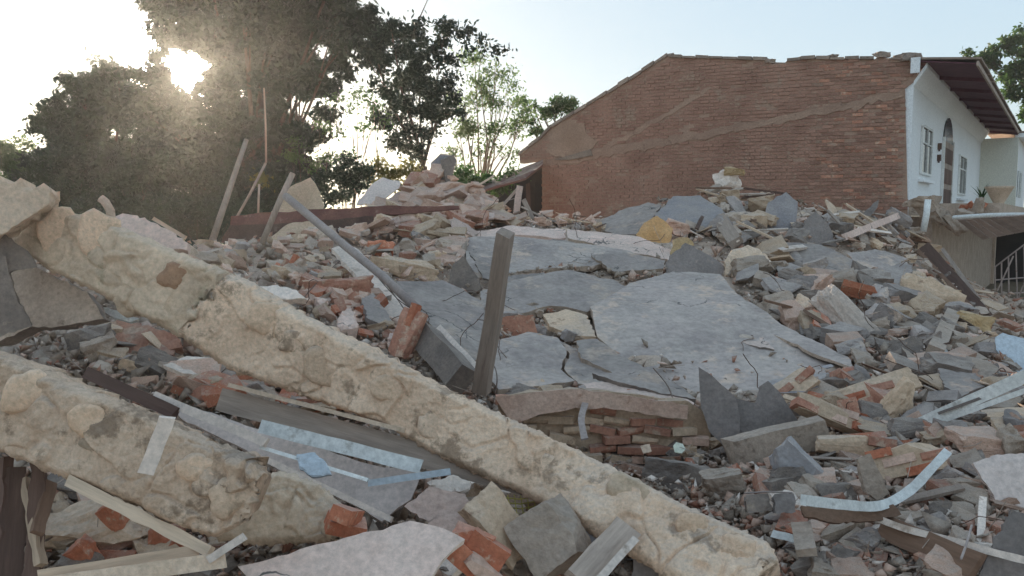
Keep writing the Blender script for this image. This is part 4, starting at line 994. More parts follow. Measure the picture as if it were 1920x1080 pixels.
# right edge things
t1 = empty('window_frame_strip', P(1820,755,5.6), 'long white split frame strip rising to the right edge', 'frame strip')
bar('strip', None, None, (1722,796), (1935,700), .085, .04, 'white_paint', parent=t1, da=5.9, db=5.2)
bar('strip', None, None, (1735,800), (1935,728), .035, .03, 'white_paint', parent=t1, da=5.85, db=5.2)
bar('strip', None, None, (1760,775), (1870,735), .02, .02, 'grey_back', parent=t1, da=5.72, db=5.4)
S('blue_sheet', 'pale blue sheet curling at the right edge above the white strip', 'sheet', [(1866,632),(1880,624),(1940,640),(1940,712),(1895,690),(1868,655)], 'light_blue', .02, .6, n=(-.2,-.8,.6), clear=True)
def curved(label, pts, w, th, m, name='curved_strip', cat='strip', lift=.2):
    """flat strip bent through picture points"""
    c = []
    q = [Vector((p[0], p[1], 0)) for p in pts]
    for i in range(len(q)-1):
        p0, p1, p2, p3 = q[max(i-1, 0)], q[i], q[i+1], q[min(i+2, len(q)-1)]
        for s in range(6):
            t = s/6; c.append(.5*((2*p1)+(p2-p0)*t+(2*p0-5*p1+4*p2-p3)*t*t+(3*p1-3*p2+p3-p0)*t**3))
    c.append(q[-1]); ds = [Dn(pts[0][0], pts[0][1])-lift, Dn(pts[-1][0], pts[-1][1])-lift]
    path = [P(v.x, v.y, ds[0]+(ds[1]-ds[0])*i/(len(c)-1)) for i, v in enumerate(c)]
    V = []; n = len(path)
    for i, p in enumerate(path):
        ax = (path[min(i+1, n-1)]-path[max(i-1, 0)]).normalized(); view = (EYE-p).normalized()
        s = ax.cross(view).normalized(); nn = s.cross(ax)
        ww = w*(1 + .12*noise.noise(Vector((i*.6, w*50, 0))))
        V += [p+s*ww*.5, p+s*ww*.5-nn*th, p-s*ww*.5-nn*th, p-s*ww*.5]
    Fs = [(i*4+k, i*4+(k+1) % 4, (i+1)*4+(k+1) % 4, (i+1)*4+k) for i in range(n-1) for k in range(4)] + [(3,2,1,0), tuple((n-1)*4+k for k in range(4))]
    o = mesh_obj(name, V, Fs, m, None, origin=path[n//2])
    bm = bmesh.new(); bm.from_mesh(o.data); bmesh.ops.recalc_face_normals(bm, faces=bm.faces); bm.to_mesh(o.data); bm.free()
    return tag(o, label, cat)
curved('thin white strip curling up over the brown board', [(1512,938),(1580,946),(1650,948),(1705,920),(1745,880),(1778,845)], .05, .03, 'white_paint', lift=.95)
S('wooden_board', 'brown stained board under the curling white strip', 'board', [(1502,948),(1580,955),(1650,952),(1675,945),(1690,965),(1640,978),(1560,980),(1510,968)], 'wood_brown', .04, .42, n=(0,-.8,.5), clear=True)
curved('long thin white strip running to the bottom right corner', [(1640,970),(1700,992),(1790,1015),(1860,1035),(1940,1055)], .035, .03, 'white_plaster', lift=.35)
bar('wooden_board', 'long brown board under the thin white strip', 'board', (1650,985), (1835,1062), .13, .04, 'wood_brown', lift=.2)
S('plaster_sheet', 'light grey plaster sheet at the right edge', 'sheet', [(1824,868),(1870,852),(1940,848),(1940,960),(1905,958),(1872,945)], 'pale_sheet', .03, .35, n=(-.1,-.85,.5), clear=True)
S('glazed_shard', 'dark pointed shard standing in the bottom right corner', 'shard', [(1828,1095),(1862,1020),(1898,955),(1925,965),(1960,1020),(1960,1095)], 'grey_back', .05, .35, n=(-.3,-.9,.3), clear=True)
S('concrete_lump', 'long pale concrete lump with rounded top below the pale slab', 'lump', [(1542,556),(1558,542),(1580,550),(1604,590),(1648,632),(1655,648),(1612,650),(1560,606)], 'white_plaster', .3, .55, n=(-.2,-.6,.7), dome=.10, warp=.02, clear=True)
S('concrete_lump', 'white angular block beside the long pale lump', 'lump', [(1482,585),(1515,562),(1540,575),(1552,605),(1540,626),(1500,605)], 'cream_cement', .25, .5, n=(-.3,-.7,.6), dome=.05)
S('masonry_lump', 'yellowish lump of masonry left of the fallen dark boards', 'lump', [(1700,545),(1735,530),(1768,532),(1795,562),(1790,590),(1750,602),(1705,588)], 'tan_dust', .4, .6, n=(-.1,-.9,.35), dome=.08)
S('foam_lump', 'yellow crumbling lump at the foot of the fallen boards', 'lump', [(1790,600),(1812,585),(1840,598),(1850,622),(1820,632),(1798,625)], 'foam_yellow', .2, .5, n=(0,-.8,.6), dome=.2)
for k, (a, b, w, m, l) in enumerate((((1734,462),(1852,600),.22,'wood_dark','wide dark board fallen from the balcony corner'), ((1768,468),(1866,606),.07,'wood_grey','thin grey lath lying beside the wide dark board'), ((1700,500),(1800,592),.12,'pink_dust','dusty board left of the wide dark board'),((1722,470),(1835,590),.07,'wood_brown','narrow brown lath on the wide dark board'))):
    bar('fallen_board', l, 'board', a, b, w, .05, m, da=16.6-.1*k, db=12.6)
bar('grey_post', 'stubby grey green post standing in the rubble below the yellowish lump', 'post', (1752,660), (1785,590), .16, .12, 'concrete', lift=.5)
bar('wooden_board', 'short pale board leaning left of the yellowish lump', 'board', (1632,560), (1652,528), .14, .05, 'concrete', lift=.4)
S('white_fragment', 'bright white scrap beside the pale blue sheet', 'scrap', [(1738,655),(1752,640),(1770,650),(1778,665),(1755,676),(1742,668)], 'white_paint', .05, .4, clear=True)
S('white_fragment', 'bright white scrap left of the larger white scrap', 'scrap', [(1702,650),(1730,642),(1735,655),(1722,665)], 'white_plaster', .04, .4)
S('concrete_plate', 'grey tilted panel beneath the white scraps', 'panel', [(1690,650),(1720,668),(1800,660),(1870,690),(1885,712),(1840,720),(1790,750),(1740,720)], 'concrete', .10, .35, clear=False, edge_m='dark_concrete')
S('concrete_plate', 'grey panel lying under the long white frame strip', 'panel', [(1760,690),(1830,700),(1850,722),(1800,745),(1770,725)], 'grey_back', .06, .5)
S('concrete_plate', 'narrow upright grey tile leaning below the broken brickwork', 'panel', [(1608,860),(1632,850),(1668,925),(1645,938),(1625,925)], 'concrete', .05, .5, n=(0,-.95,.3))
masonry('chunk of brickwork with orange bricks right of the large smooth slab', 1640, 735, .25, 3, 3, lift=.45, n=(-.3,-.75,.6))
masonry('tan faced chunk of brickwork behind the curling white strip', 1704, 862, .15, 3, 2, lift=.5, n=(-.5,-.8,.35), mats=('old_brick','terracotta','pink_dust'), scale=.85)
masonry('broken brickwork piece above the pale squared post', 1575, 785, -.35, 2, 3, lift=.45, n=(.2,-.8,.5))
masonry('tilted brickwork chunk by the yellow plant litter', 1480, 730, .6, 3, 2, lift=.4, n=(-.3,-.8,.5), mats=('old_brick','tan_dust'))
masonry('mortared pair of bricks under the broken brickwork piece', 1600, 835, -.2, 2, 2, lift=.35, mats=('old_brick','terracotta'))
S('concrete_lump', 'tan concrete wedge resting against the brickwork chunk', 'lump', [(1640,790),(1660,745),(1700,720),(1722,735),(1700,770),(1670,800)], 'tan_dust', .15, .5, n=(.2,-.8,.5))
# ------------------------------------------------------------------ centre: brown masonry face under the slabs
mw = empty('brick_wall_remnant', P(1150, 800, 6.6), 'brown brick wall remnant under the cracked slab with a dark hollow at its right', 'wall')
def facing(px, py, d): return P(px, py, d)
wp = [(930,742),(1010,735),(1090,728),(1180,738),(1290,752),(1325,775),(1335,830),(1320,880),(1240,900),(1100,900),(1000,850),(940,800)]
wb_ = S('mortar', None, None, wp, 'tan_dust', .25, 0, n=(0,-1,.10), depth=6.35, parent=mw, warp=.01)
rr = random.Random(3)
Rw = Matrix((Vector((1,0,0)), Vector((0,1,0)), Vector((0,0,1)))).transposed().to_4x4()
for j in range(9):
    for i in range(9):
        px = 955+i*50+(25 if j % 2 else 0)+rr.uniform(-3, 3); py = 752+j*17.5+rr.uniform(-1, 1)
        py += (px-1100)*.02
        if not (inside(px-20, py-6, wp) and inside(px+20, py+6, wp)) or rr.random() < .30: continue
        b = bpy.data.objects.new('brick', rr.choice(_brick)); link(b, mw); w = P(px, py, 6.375-rr.random()**2*.05-.001*(py-780))
        b.location = w-mw.location; b.rotation_euler = (rr.gauss(0, .04), rr.gauss(0, .12)+.02, rr.gauss(0, .14)); b.scale = (.92, 1, .95); set_mat(b, rr.choice(('old_brick','old_brick','tan_dust','tan_dust','pink_dust','pink_dust')))
S('bowed_slab', 'bowed pinkish brown slab edge along the top of the brick wall remnant', 'slab', [(928,745),(1000,736),(1085,730),(1180,742),(1290,760),(1288,786),(1230,778),(1150,768),(1080,764),(1010,778),(960,800)], 'pink_dust', .06, 0, n=(0,-1,.15), depth=6.22, warp=.02)
S('cavity_shade_sheet', 'black sheet painted as shade in the hollow beside the brick wall remnant', 'board', [(1325,770),(1350,790),(1365,850),(1340,880),(1318,880)], 'void_shade', .05, 0, n=(0,-1,.1), depth=6.5)  # added black sheet paints the hollow's shade, no real board
curved('rusty flat iron bar hanging against the brick wall remnant', [(1090,722),(1098,750),(1090,785),(1096,822)], .05, .012, 'steel', 'iron_bar', 'iron bar', lift=1.0)
o = S('glass_fragment', 'small shining green white glass fragment below the brick wall remnant', 'glass', [(1262,836),(1268,829),(1280,832),(1286,842),(1278,850),(1265,848)], 'green_glass', .012, 0, depth=6.1, n=(-.2,-.8,.6), amp=.6)
S('white_fragment', 'small cream scrap beside the shining glass fragment', 'scrap', [(1200,836),(1218,832),(1222,846),(1206,850)], 'cream_cement', .03, 0, depth=6.1, n=(-.2,-.8,.5), amp=.6)
S('cavity_wall', 'dark red recess wall inside the cavity beside the post', 'wall', [(925,595),(1000,590),(1010,640),(930,652)], 'old_brick', .1, 0, n=(0,-1,.1), depth=9.0)
S('concrete_lump', 'grey stone with pale top at the edge of the long beam', 'lump', [(1215,872),(1260,866),(1320,875),(1318,920),(1290,935),(1225,905)], 'dark_concrete', .25, .3, n=(0,-.85,.5), dome=.05)
S('concrete_lump', 'light angular stone right of the pale topped stone', 'lump', [(1320,905),(1345,885),(1378,888),(1392,905),(1380,928),(1335,938)], 'concrete', .2, .4, n=(0,-.85,.5), dome=.1)
S('concrete_plate', 'square dark tile pair lying by the end of the long beam', 'panel', [(1398,928),(1440,925),(1448,958),(1402,962)], 'dark_concrete', .06, .4, n=(0,-.9,.4))
S('concrete_plate', 'square grey tile beside the dark tile', 'panel', [(1452,926),(1488,925),(1492,960),(1455,962)], 'grey_back', .06, .4, n=(0,-.9,.4))
# upright post
bar('timber_post', 'weathered grey timber post standing upright in the middle of the heap', 'post', (948,436), (903,735), .105, .10, 'wood_grey', da=5.75, db=6.35, roll=.35, jit=.03, seg=16, taper=1.18)
# ------------------------------------------------------------------ left centre
pth = [P(536,368,11.2), P(640,455,10.2), P(720,520,9.3), P(783,580,8.5)]
tube('metal_pole', 'long grey metal pole slanting down to the broken terracotta block', 'pole', pth, .055, 'steel', r2=.05, k=10)
tube('metal_pole', 'shorter pale pole crossing below the tan board', 'pole', [P(549,325,11.6), P(525,375,11.5), P(492,455,11.3)], .045, 'wood_grey', k=8)
S('plaster_sheet', 'long white plaster panel leaning beside the metal pole', 'panel', [(622,468),(650,455),(672,470),(705,505),(765,560),(792,600),(780,612),(745,606),(715,590),(680,530)], 'white_plaster', .06, .35, clear=True)
S('plaster_sheet', 'grey underside piece below the leaning white panel', 'panel', [(678,560),(700,548),(735,600),(728,612),(690,600)], 'grey_back', .06, .35)
masonry('leaning slab of brick and mortar near the white lump', 535, 510, 1.05, 4, 2, lift=.5, n=(-.3,-.8,.55), body='concrete')
S('plaster_lump', 'smooth white plaster lump on the edge of the long beam', 'lump', [(468,540),(520,534),(556,544),(574,560),(520,562),(490,552)], 'white_plaster', .08, .9, n=(0,-.7,.7), dome=.03, clear=True)
masonry('broken terracotta block at the foot of the metal pole', 762, 625, 1.2, 3, 2, lift=.7, n=(-.2,-.9,.4), mats=('terracotta',), body='old_brick')
bar('grey_beam', 'grey cement beam running down from the terracotta block', 'beam', (798,632), (870,712), .24, .18, 'dark_concrete', lift=.6, roll=.3)
bar('white_strip', 'slim white strip sloping down to the upright post', 'strip', (822,618), (900,702), .10, .05, 'white_plaster', lift=.75)
S('cream_scrap', 'small cream scrap on the red rubble below the white panel', 'scrap', [(612,548),(640,532),(662,530),(640,548),(618,556)], 'cream_cement', .03, .35)
S('brick_lump', 'dusty red rubble lump below the leaning white panel', 'lump', [(572,545),(610,525),(670,520),(690,545),(670,570),(600,575)], 'old_brick', .25, .25, dome=.08)
S('plaster_lump', 'pinkish white plaster lump amid the red rubble', 'lump', [(632,600),(655,572),(668,590),(672,612),(640,618)], 'pink_plaster', .12, .35, dome=.1)
S('concrete_lump', 'tan rounded mound piece right of the leaning pole', 'lump', [(700,495),(745,485),(790,500),(815,520),(760,525),(715,518)], 'tan_dust', .15, .4, dome=.05)
S('brick_lump', 'orange red brick lump on the slope under the rubble peak', 'lump', [(692,460),(720,452),(735,470),(728,485),(695,480)], 'terracotta', .2, .45, dome=.05)
S('wall_fragment', 'dark upright fragment beside the cavity at the flat grey slab', 'panel', [(838,545),(850,495),(868,480),(895,520),(900,545),(870,552)], 'dark_concrete', .12, .5, n=(-.3,-.9,.3))
S('wall_fragment', 'pinkish rubble slab at the root of the peak', 'panel', [(790,455),(850,440),(880,450),(865,490),(800,500)], 'pink_dust', .12, .35, edge_m='dark_concrete')
# back left: maroon sheet, tan board etc.
S('metal_sheet', 'long maroon metal sheet lying across behind the poles', 'sheet', [(432,404),(560,398),(722,384),(860,386),(862,392),(722,400),(700,412),(560,420),(430,425)], 'rust', .03, 0, depth=14.2, n=(0,-.9,.45), clear=True, amp=.8)
S('metal_sheet', 'dark front flap of the maroon sheet', 'sheet', [(415,455),(432,422),(560,418),(700,405),(700,428),(640,446),(600,450),(590,430),(500,448)], 'wood_dark', .03, 0, depth=14.0, n=(0,-.95,.2), amp=.8)
S('tan_board', 'light tan board standing behind the crossing pole', 'board', [(505,402),(545,350),(582,333),(592,345),(608,384),(604,398)], 'wood_pale', .03, 0, depth=14.8, n=(.1,-.95,.2), amp=.8)
S('tan_board', 'folded tan cardboard under the maroon sheet', 'board', [(500,450),(540,420),(590,412),(600,440),(560,455)], 'tan_dust', .04, 0, depth=13.4, n=(0,-.8,.6))
S('white_sheet', 'bluish white rounded sheet propped beyond the maroon sheet', 'sheet', [(668,383),(698,345),(718,333),(752,341),(748,352),(728,368),(702,382)], 'pale_sheet', .03, 0, depth=16.2, n=(0,-.8,.6), clear=True, amp=.8)
S('peak_slab', 'pale plank-like slab sloping up to the peak of the heap', 'slab', [(700,400),(728,372),(780,338),(812,318),(822,330),(790,352),(745,388),(715,402)], 'pink_plaster', .12, 0, depth=17, n=(-.3,-.75,.6), clear=True)
S('bent_sheet', 'pale and teal bent panel sticking up on the peak', 'panel', [(806,335),(808,305),(824,290),(848,292),(840,308),(836,345),(815,345)], 'blue_grey', .05, 0, depth=17.2, n=(0,-.95,.3), amp=.8)
S('bent_sheet', 'dark folded panel beside the teal panel on the peak', 'panel', [(826,300),(850,290),(856,300),(848,335),(838,345)], 'dark_concrete', .05, 0, depth=17.1, n=(.4,-.9,.2), amp=.8)
# frame pieces near the lean-to
bar('door_post', 'pinkish upright door frame piece before the lean-to', 'frame', (975,348), (966,412), .14, .07, 'pink_plaster', da=17.3, db=17.2)
bar('door_post', 'grey slanting frame piece beside the pinkish upright', 'frame', (982,375), (1000,412), .10, .06, 'wood_grey', da=17.3, db=17)
bar('door_post', 'thin slanting lath running from the heap to the upright frame', 'frame', (925,405), (972,352), .06, .05, 'wood_grey', da=17.2, db=17.4)
bar('roof_lath', 'long pale lath sloping down the right side of the peak', 'lath', (875,360), (985,425), .14, .05, 'concrete', da=17.2, db=15.8)
bar('roof_lath', 'thin pale lath on the sheet roof of the lean-to', 'lath', (880,358), (925,330), .05, .04, 'wood_pale', da=18.5, db=20)
# crest pieces before the gable
bar('ribbed_post', 'ribbed pale post lying down the crest beside the blue grey panel', 'post', (1350,410), (1380,455), .24, .14, 'wood_grey', lift=.6)
bar('white_strip', 'white edge strip on the ribbed post', 'strip', (1356,405), (1384,452), .06, .03, 'white_plaster', lift=.75)
S('rubble_lump', 'white lumpy debris clump high against the brick gable', 'lump', [(1346,345),(1348,330),(1362,322),(1380,326),(1384,338),(1378,350),(1368,358),(1348,355)], 'white_plaster', .25, 0, depth=18.3, n=(0,-.9,.4), dome=.12, warp=.04)
S('rubble_lump', 'yellowish top of the white debris clump by the gable', 'lump', [(1360,320),(1375,314),(1390,316),(1393,328),(1368,328)], 'foam_yellow', .2, 0, depth=18.2, n=(0,-.8,.5), dome=.15)
bar('plank', 'curved pale plank lying on the crest right of the triangular panel', 'plank', (1582,445), (1690,402), .13, .05, 'pink_plaster', lift=.6)
bar('plank', 'thin pale plank under the curved one near the gable foot', 'plank', (1570,425), (1680,440), .08, .05, 'tan_dust', lift=.5)
S('bent_sheet', 'small dark bent sheet rising before the gable right end', 'sheet', [(1612,408),(1632,388),(1648,374),(1645,390),(1628,408)], 'grey_back', .04, .6, n=(-.3,-.9,.2))
tube('white_post', 'short white post standing at the broken balcony corner', 'post', [P(1740,374,17.0), P(1737,402,17.0), P(1731,434,17.0)], .065, 'white_paint')
# ------------------------------------------------------------------ left
S('cement_end', 'broken pale cream slab end rising at the left edge above the long beam', 'slab', [(-30,330),(0,330),(18,345),(38,333),(42,350),(62,355),(82,343),(95,358),(92,382),(50,410),(0,442),(-30,450)], 'cream_cement', .25, 0, depth=4.9, n=(.2,-.95,.1), dome=.03)
S('wall_slab', 'large grey brown wall slab under the upper end of the long beam', 'slab', [(-30,480),(20,475),(90,512),(165,548),(196,598),(110,612),(60,612),(0,640),(-30,650)], 'concrete', .12, 0, depth=5.3, n=(-.15,-.9,.35), edge_m='dark_concrete', clear=True)
S('wall_slab', 'dark tilted slab edge at the left side under the grey brown slab', 'slab', [(-30,470),(10,480),(32,560),(60,612),(-30,640)], 'dark_concrete', .10, 0, depth=4.95, n=(.4,-.9,.1))
S('wall_slab', 'dark wall corner piece at the left edge under the cream slab end', 'slab', [(-30,430),(8,438),(50,470),(70,500),(22,508),(0,530),(-30,540)], 'dark_concrete', .06, 0, depth=5.0, n=(.3,-.9,.1))
tube('bent_pipe', 'short pale bent pipe sticking up from the long beam', 'pipe', [P(189,372,5.15), P(197,378,5.15), P(207,395,5.15), P(210,425,5.15)], .028, 'concrete', k=8)
S('cream_slab', 'smooth cream slab behind the long beam near the bent pipe', 'slab', [(207,410),(230,400),(258,404),(310,428),(352,455),(352,470),(300,462),(240,440)], 'pink_plaster', .08, 0, depth=6.0, n=(0,-.75,.6), clear=True)
bar('thin_stick', 'thin pale stick above the smooth cream slab', 'stick', (288,410), (348,446), .03, .02, 'wood_pale', da=6.4, db=6.2)
S('white_fragment', 'white board scrap under the long beam beside the wall slab', 'scrap', [(176,572),(205,578),(262,598),(245,604),(180,585)], 'white_paint', .03, 0, depth=5.35, n=(0,-.8,.6), amp=.6)
S('white_fragment', 'white foam scrap between the two cement beams', 'scrap', [(306,685),(350,668),(398,670),(384,706),(345,700)], 'white_plaster', .03, .3, clear=True)
S('white_fragment', 'small white triangle scrap by the orange brick', 'scrap', [(438,722),(464,706),(465,730)], 'white_paint', .02, .3, amp=.5)
masonry('orange brick lump right of the white triangle', 482, 712, .3, 2, 2, lift=.3, mats=('terracotta',), body='old_brick')
S('rubble_slab', 'dusty red rubble slab under the upper beam', 'slab', [(150,625),(230,600),(330,625),(340,650),(260,660),(170,665)], 'old_brick', .1, .2, n=(0,-.7,.7))
S('rubble_slab', 'brown reddish slab run above the white panels', 'slab', [(330,705),(400,712),(440,745),(420,765),(350,740)], 'old_brick', .1, .2, n=(0,-.8,.6))
# white and grey panels between the beams
bar('steel_channel', 'long grey brown steel channel below the long beam', 'channel', (412,748), (985,905), .14, .05, 'wood_grey', da=4.9, db=4.35, seg=24, jit=.05)
bar('cement_strip', 'thin pale top edge of the grey brown channel', 'strip', (430,722), (760,808), .025, .03, 'cream_cement', da=4.84, db=4.5)
S('ceiling_sheet', 'broad pinkish white ceiling panel lying between the two beams', 'panel', [(300,742),(420,782),(560,830),(700,872),(790,885),(770,935),(715,975),(640,930),(560,900),(440,832),(350,790)], 'pale_sheet', .03, 0, depth=4.45, n=(0,-.72,.69), clear=True)
bar('white_strip', 'bright white strip under the grey brown channel', 'strip', (492,800), (790,875), .075, .04, 'white_paint', da=4.4, db=4.28)
bar('white_strip', 'second white strip lying left across the ceiling panel', 'strip', (290,742), (500,830), .05, .03, 'white_plaster', da=4.45, db=4.2)
bar('white_strip', 'thin white strip on the ceiling panel beside the blue wrap', 'strip', (488,838), (690,900), .02, .02, 'white_paint', da=4.25, db=4.1)
bar('white_strip', 'narrow pale strip along the lower edge of the ceiling panel', 'strip', (500,862), (735,975), .03, .03, 'white_plaster', da=4.1, db=3.95)
bar('blue_strip', 'light blue strip joining the ceiling panel corner', 'strip', (690,906), (845,884), .035, .03, 'light_blue', da=4.08, db=4.1)
S('blue_wrap', 'crumpled light blue wrap on the ceiling panel', 'wrap', [(556,852),(590,848),(612,868),(622,890),(585,895),(562,880)], 'light_blue', .015, 0, depth=4.15, n=(0,-.75,.66), dome=.05, amp=.8)
bar('dark_lath', 'dark slat in the gap beside the short cement beam', 'slat', (165,700), (330,775), .07, .04, 'wood_dark', da=4.6, db=4.35)
S('paper_sheet', 'creased pale square sheet below the light blue strip', 'sheet', [(758,950),(806,912),(872,925),(885,960),(870,995),(815,1008),(800,975)], 'pink_plaster', .015, 0, depth=4.0, n=(0,-.75,.66), clear=True, warp=.02)
S('plaster_scrap', 'whitish crumpled scrap pile right of the creased sheet', 'scrap', [(800,905),(850,890),(890,905),(870,925),(825,925)], 'white_plaster', .06, 0, depth=4.25, n=(0,-.75,.66), dome=.08)
S('plaster_board', 'large pinkish plasterboard lying at the bottom edge', 'board', [(445,1060),(560,1030),(700,995),(770,975),(832,992),(872,1012),(830,1052),(800,1095),(470,1095)], 'pink_plaster', .035, 0, depth=3.35, n=(0,-.6,.8), clear=True, edge_m='white_plaster')
bar('white_lath', 'short white lath lying on the short cement beam', 'lath', (274,886), (314,782), .058, .02, 'white_plaster', da=2.98, db=3.02, jit=.02)
bar('white_lath', 'small white lath at the end of the short cement beam', 'lath', (390,1050), (458,1006), .03, .018, 'white_plaster', da=2.98, db=3.0, jit=.02)
bar('cream_lath', 'long cream lath under the short cement beam', 'lath', (75,1080), (372,1032), .045, .03, 'wood_pale', da=2.95, db=3.1)
bar('cream_lath', 'second cream lath sloping along the underside of the short beam', 'lath', (130,902), (395,1035), .045, .05, 'wood_pale', da=3.2, db=3.1, seg=18, jit=.25)
bar('cream_lath', 'broad cream lath at the very bottom beside the long cream one', 'lath', (90,1096), (420,1050), .06, .03, 'cream_cement', da=2.9, db=3.0)
S('brick_lump', 'mortar coated chunk with orange brick showing at the lower left', 'lump', [(80,1010),(130,960),(190,930),(245,950),(262,980),(248,1010),(150,1052),(95,1040)], 'tan_dust', .2, 0, depth=3.75, n=(-.1,-.9,.4), dome=.05)
for k, (px, py, s) in enumerate(((214,968,1.0),(160,1035,.9),(300,1010,1.0),(330,1035,.9))):
    o = bpy.data.objects.new('brick_fragment', rock_mesh('brick_fragment', .13*s, .1, .10*s, .2, 4, 2, 70+k)); o.data.materials.append(M['terracotta']); link(o); o.location = P(px, py, 3.62-.02*k if k < 2 else 3.8); o.rotation_euler = (.4*k, .9, .3)
    tag(o, ['orange brick piece set in the mortar coated chunk', 'orange brick piece below the mortar coated chunk', 'brown orange brick piece under the short beam', 'orange brick piece beside the small white lath'][k], 'brick')
for k, (a, b, w, m, l) in enumerate((((30,880),(20,1090),.10,'wood_dark','splintered brown post standing in the lower left corner'),((75,870),(60,1090),.06,'wood_dark','dark splintered slat beside the brown post'),((50,900),(75,1060),.03,'wood_pale','pale splinter between the corner posts'),((5,860),(-10,1090),.08,'wood_dark','dark post at the lower left edge'),((95,905),(70,1000),.025,'wood_brown','thin brown splinter right of the dark slat'))):
    bar('splintered_post', l, 'post', a, b, w, .05, m, da=3.45, db=3.25, jit=.5, seg=16, roll=.3*k)
# bottom centre bricks and blocks
for k, (px, py, rx, ry, m, l) in enumerate(((885,1012,.33,.5,'terracotta','orange brick on top of the small stack by the creased sheet'),(915,1030,.3,.5,'terracotta','orange brick leaning on the stack beside the grey brown block'),(868,1045,.5,.3,'terracotta','lowest orange brick of the stack by the creased sheet'),(905,1068,.2,.2,'pink_dust','dusty brick at the bottom of the orange stack'))):
    o = bpy.data.objects.new('brick', rock_mesh('brick', .19, .12, .095, .10, 2, 2, 90+k)); o.data.materials.append(M[m]); link(o); o.location = P(px, py, 3.55-.03*k); o.rotation_euler = (-.3, .35+.2*k, .3-ry); tag(o, l, 'brick', 'orange bricks stacked at the bottom')
S('concrete_block', 'brown and grey block standing behind the orange bricks', 'block', [(876,970),(890,935),(930,945),(985,985),(980,1040),(945,1050),(935,1010)], 'tan_dust', .2, 0, depth=3.85, n=(-.3,-.9,.3), edge_m='dark_concrete')
S('concrete_block', 'round topped grey block under the long beam', 'block', [(978,1010),(1000,960),(1040,945),(1075,960),(1092,1000),(1082,1045),(1020,1058),(980,1040)], 'concrete', .25, 0, depth=3.8, n=(0,-.9,.4), dome=.08)
bar('grey_plank', 'striped grey plank sloping under the long beam', 'plank', (1085,1090), (1175,990), .14, .05, 'wood_grey', da=3.5, db=3.85)
bar('white_strip', 'white strip along the striped grey plank', 'strip', (1118,1092), (1190,1012), .035, .03, 'white_plaster', da=3.42, db=3.7)
S('dark_plate', 'dark panel leaning under the low end of the long beam', 'panel', [(1190,1040),(1250,1030),(1330,1090),(1180,1095)], 'grey_back', .05, 0, depth=3.9, n=(0,-.9,.4))
S('dark_plate', 'bluish dark panel between round topped block and beam', 'panel', [(1060,950),(1130,975),(1175,1005),(1100,1020),(1075,985)], 'blue_grey', .05, 0, depth=4.0, n=(0,-.85,.5))
net = empty('yellow_netting', P(960, 944, 4.35), 'scrap of yellow green netting below the long beam', 'netting')
for k in range(6):
    V, Fs = tube_np([P(940+k*12, 928, 4.35), P(945+k*12, 962, 4.3)], [.004]*2, 4); mesh_obj('strand', V, Fs, 'yellow_net', net, origin=P(940+k*12, 928, 4.35))
for k in range(4):
    V, Fs = tube_np([P(935, 932+k*9, 4.34), P(975, 936+k*9, 4.33), P(1010, 930+k*9, 4.34)], [.004]*3, 4); mesh_obj('strand', V, Fs, 'yellow_net', net, origin=P(935, 932+k*9, 4.34))
bar('white_lath', 'short bright white lath at the low end of the long beam', 'lath', (1448,1000), (1498,1012), .04, .02, 'white_paint', lift=.25)
bar('concrete_stub', 'upright grey tile stub near the low end of the long beam', 'tile', (1502,985), (1512,1035), .10, .04, 'concrete', lift=.3)
# reinforcing wires
wire('thin wire looping over the red rubble from the metal pole', [(660,470),(625,500),(590,535),(568,560)], lift=.6)
wire('twisted wire along the foot of the leaning white panel', [(690,500),(725,535),(758,580),(770,610),(790,598)], lift=.6)
wire('wire running down beside the metal pole to the terracotta block', [(700,510),(745,560),(788,590),(795,612)], lift=.8)
wire('twig like wire at the lower edge of the long beam', [(430,668),(455,680),(478,700),(492,718)], .004, lift=0, d=4.7)
wire('wire hooked at the foot of the upright post', [(905,690),(925,685),(932,710),(928,740)], lift=.5)
wire('curled wire near the pale blue sheet', [(1866,700),(1880,690),(1892,710),(1885,728)], lift=.5)
wire('thin rod stuck upright near the bottom right shard', [(1822,985),(1812,1020),(1802,1048)], .006, 'steel', lift=.4)
wire('long horizontal wire by the square tiles', [(1395,925),(1440,922),(1486,924)], .005, 'steel', lift=.45)
wire('sagging wire across the large smooth slab foot', [(1225,690),(1250,720),(1262,748)], lift=.5)
wire('thin wire rising over the crest near the lean-to', [(900,392),(940,380),(965,372)], .008, 'steel', lift=.4)
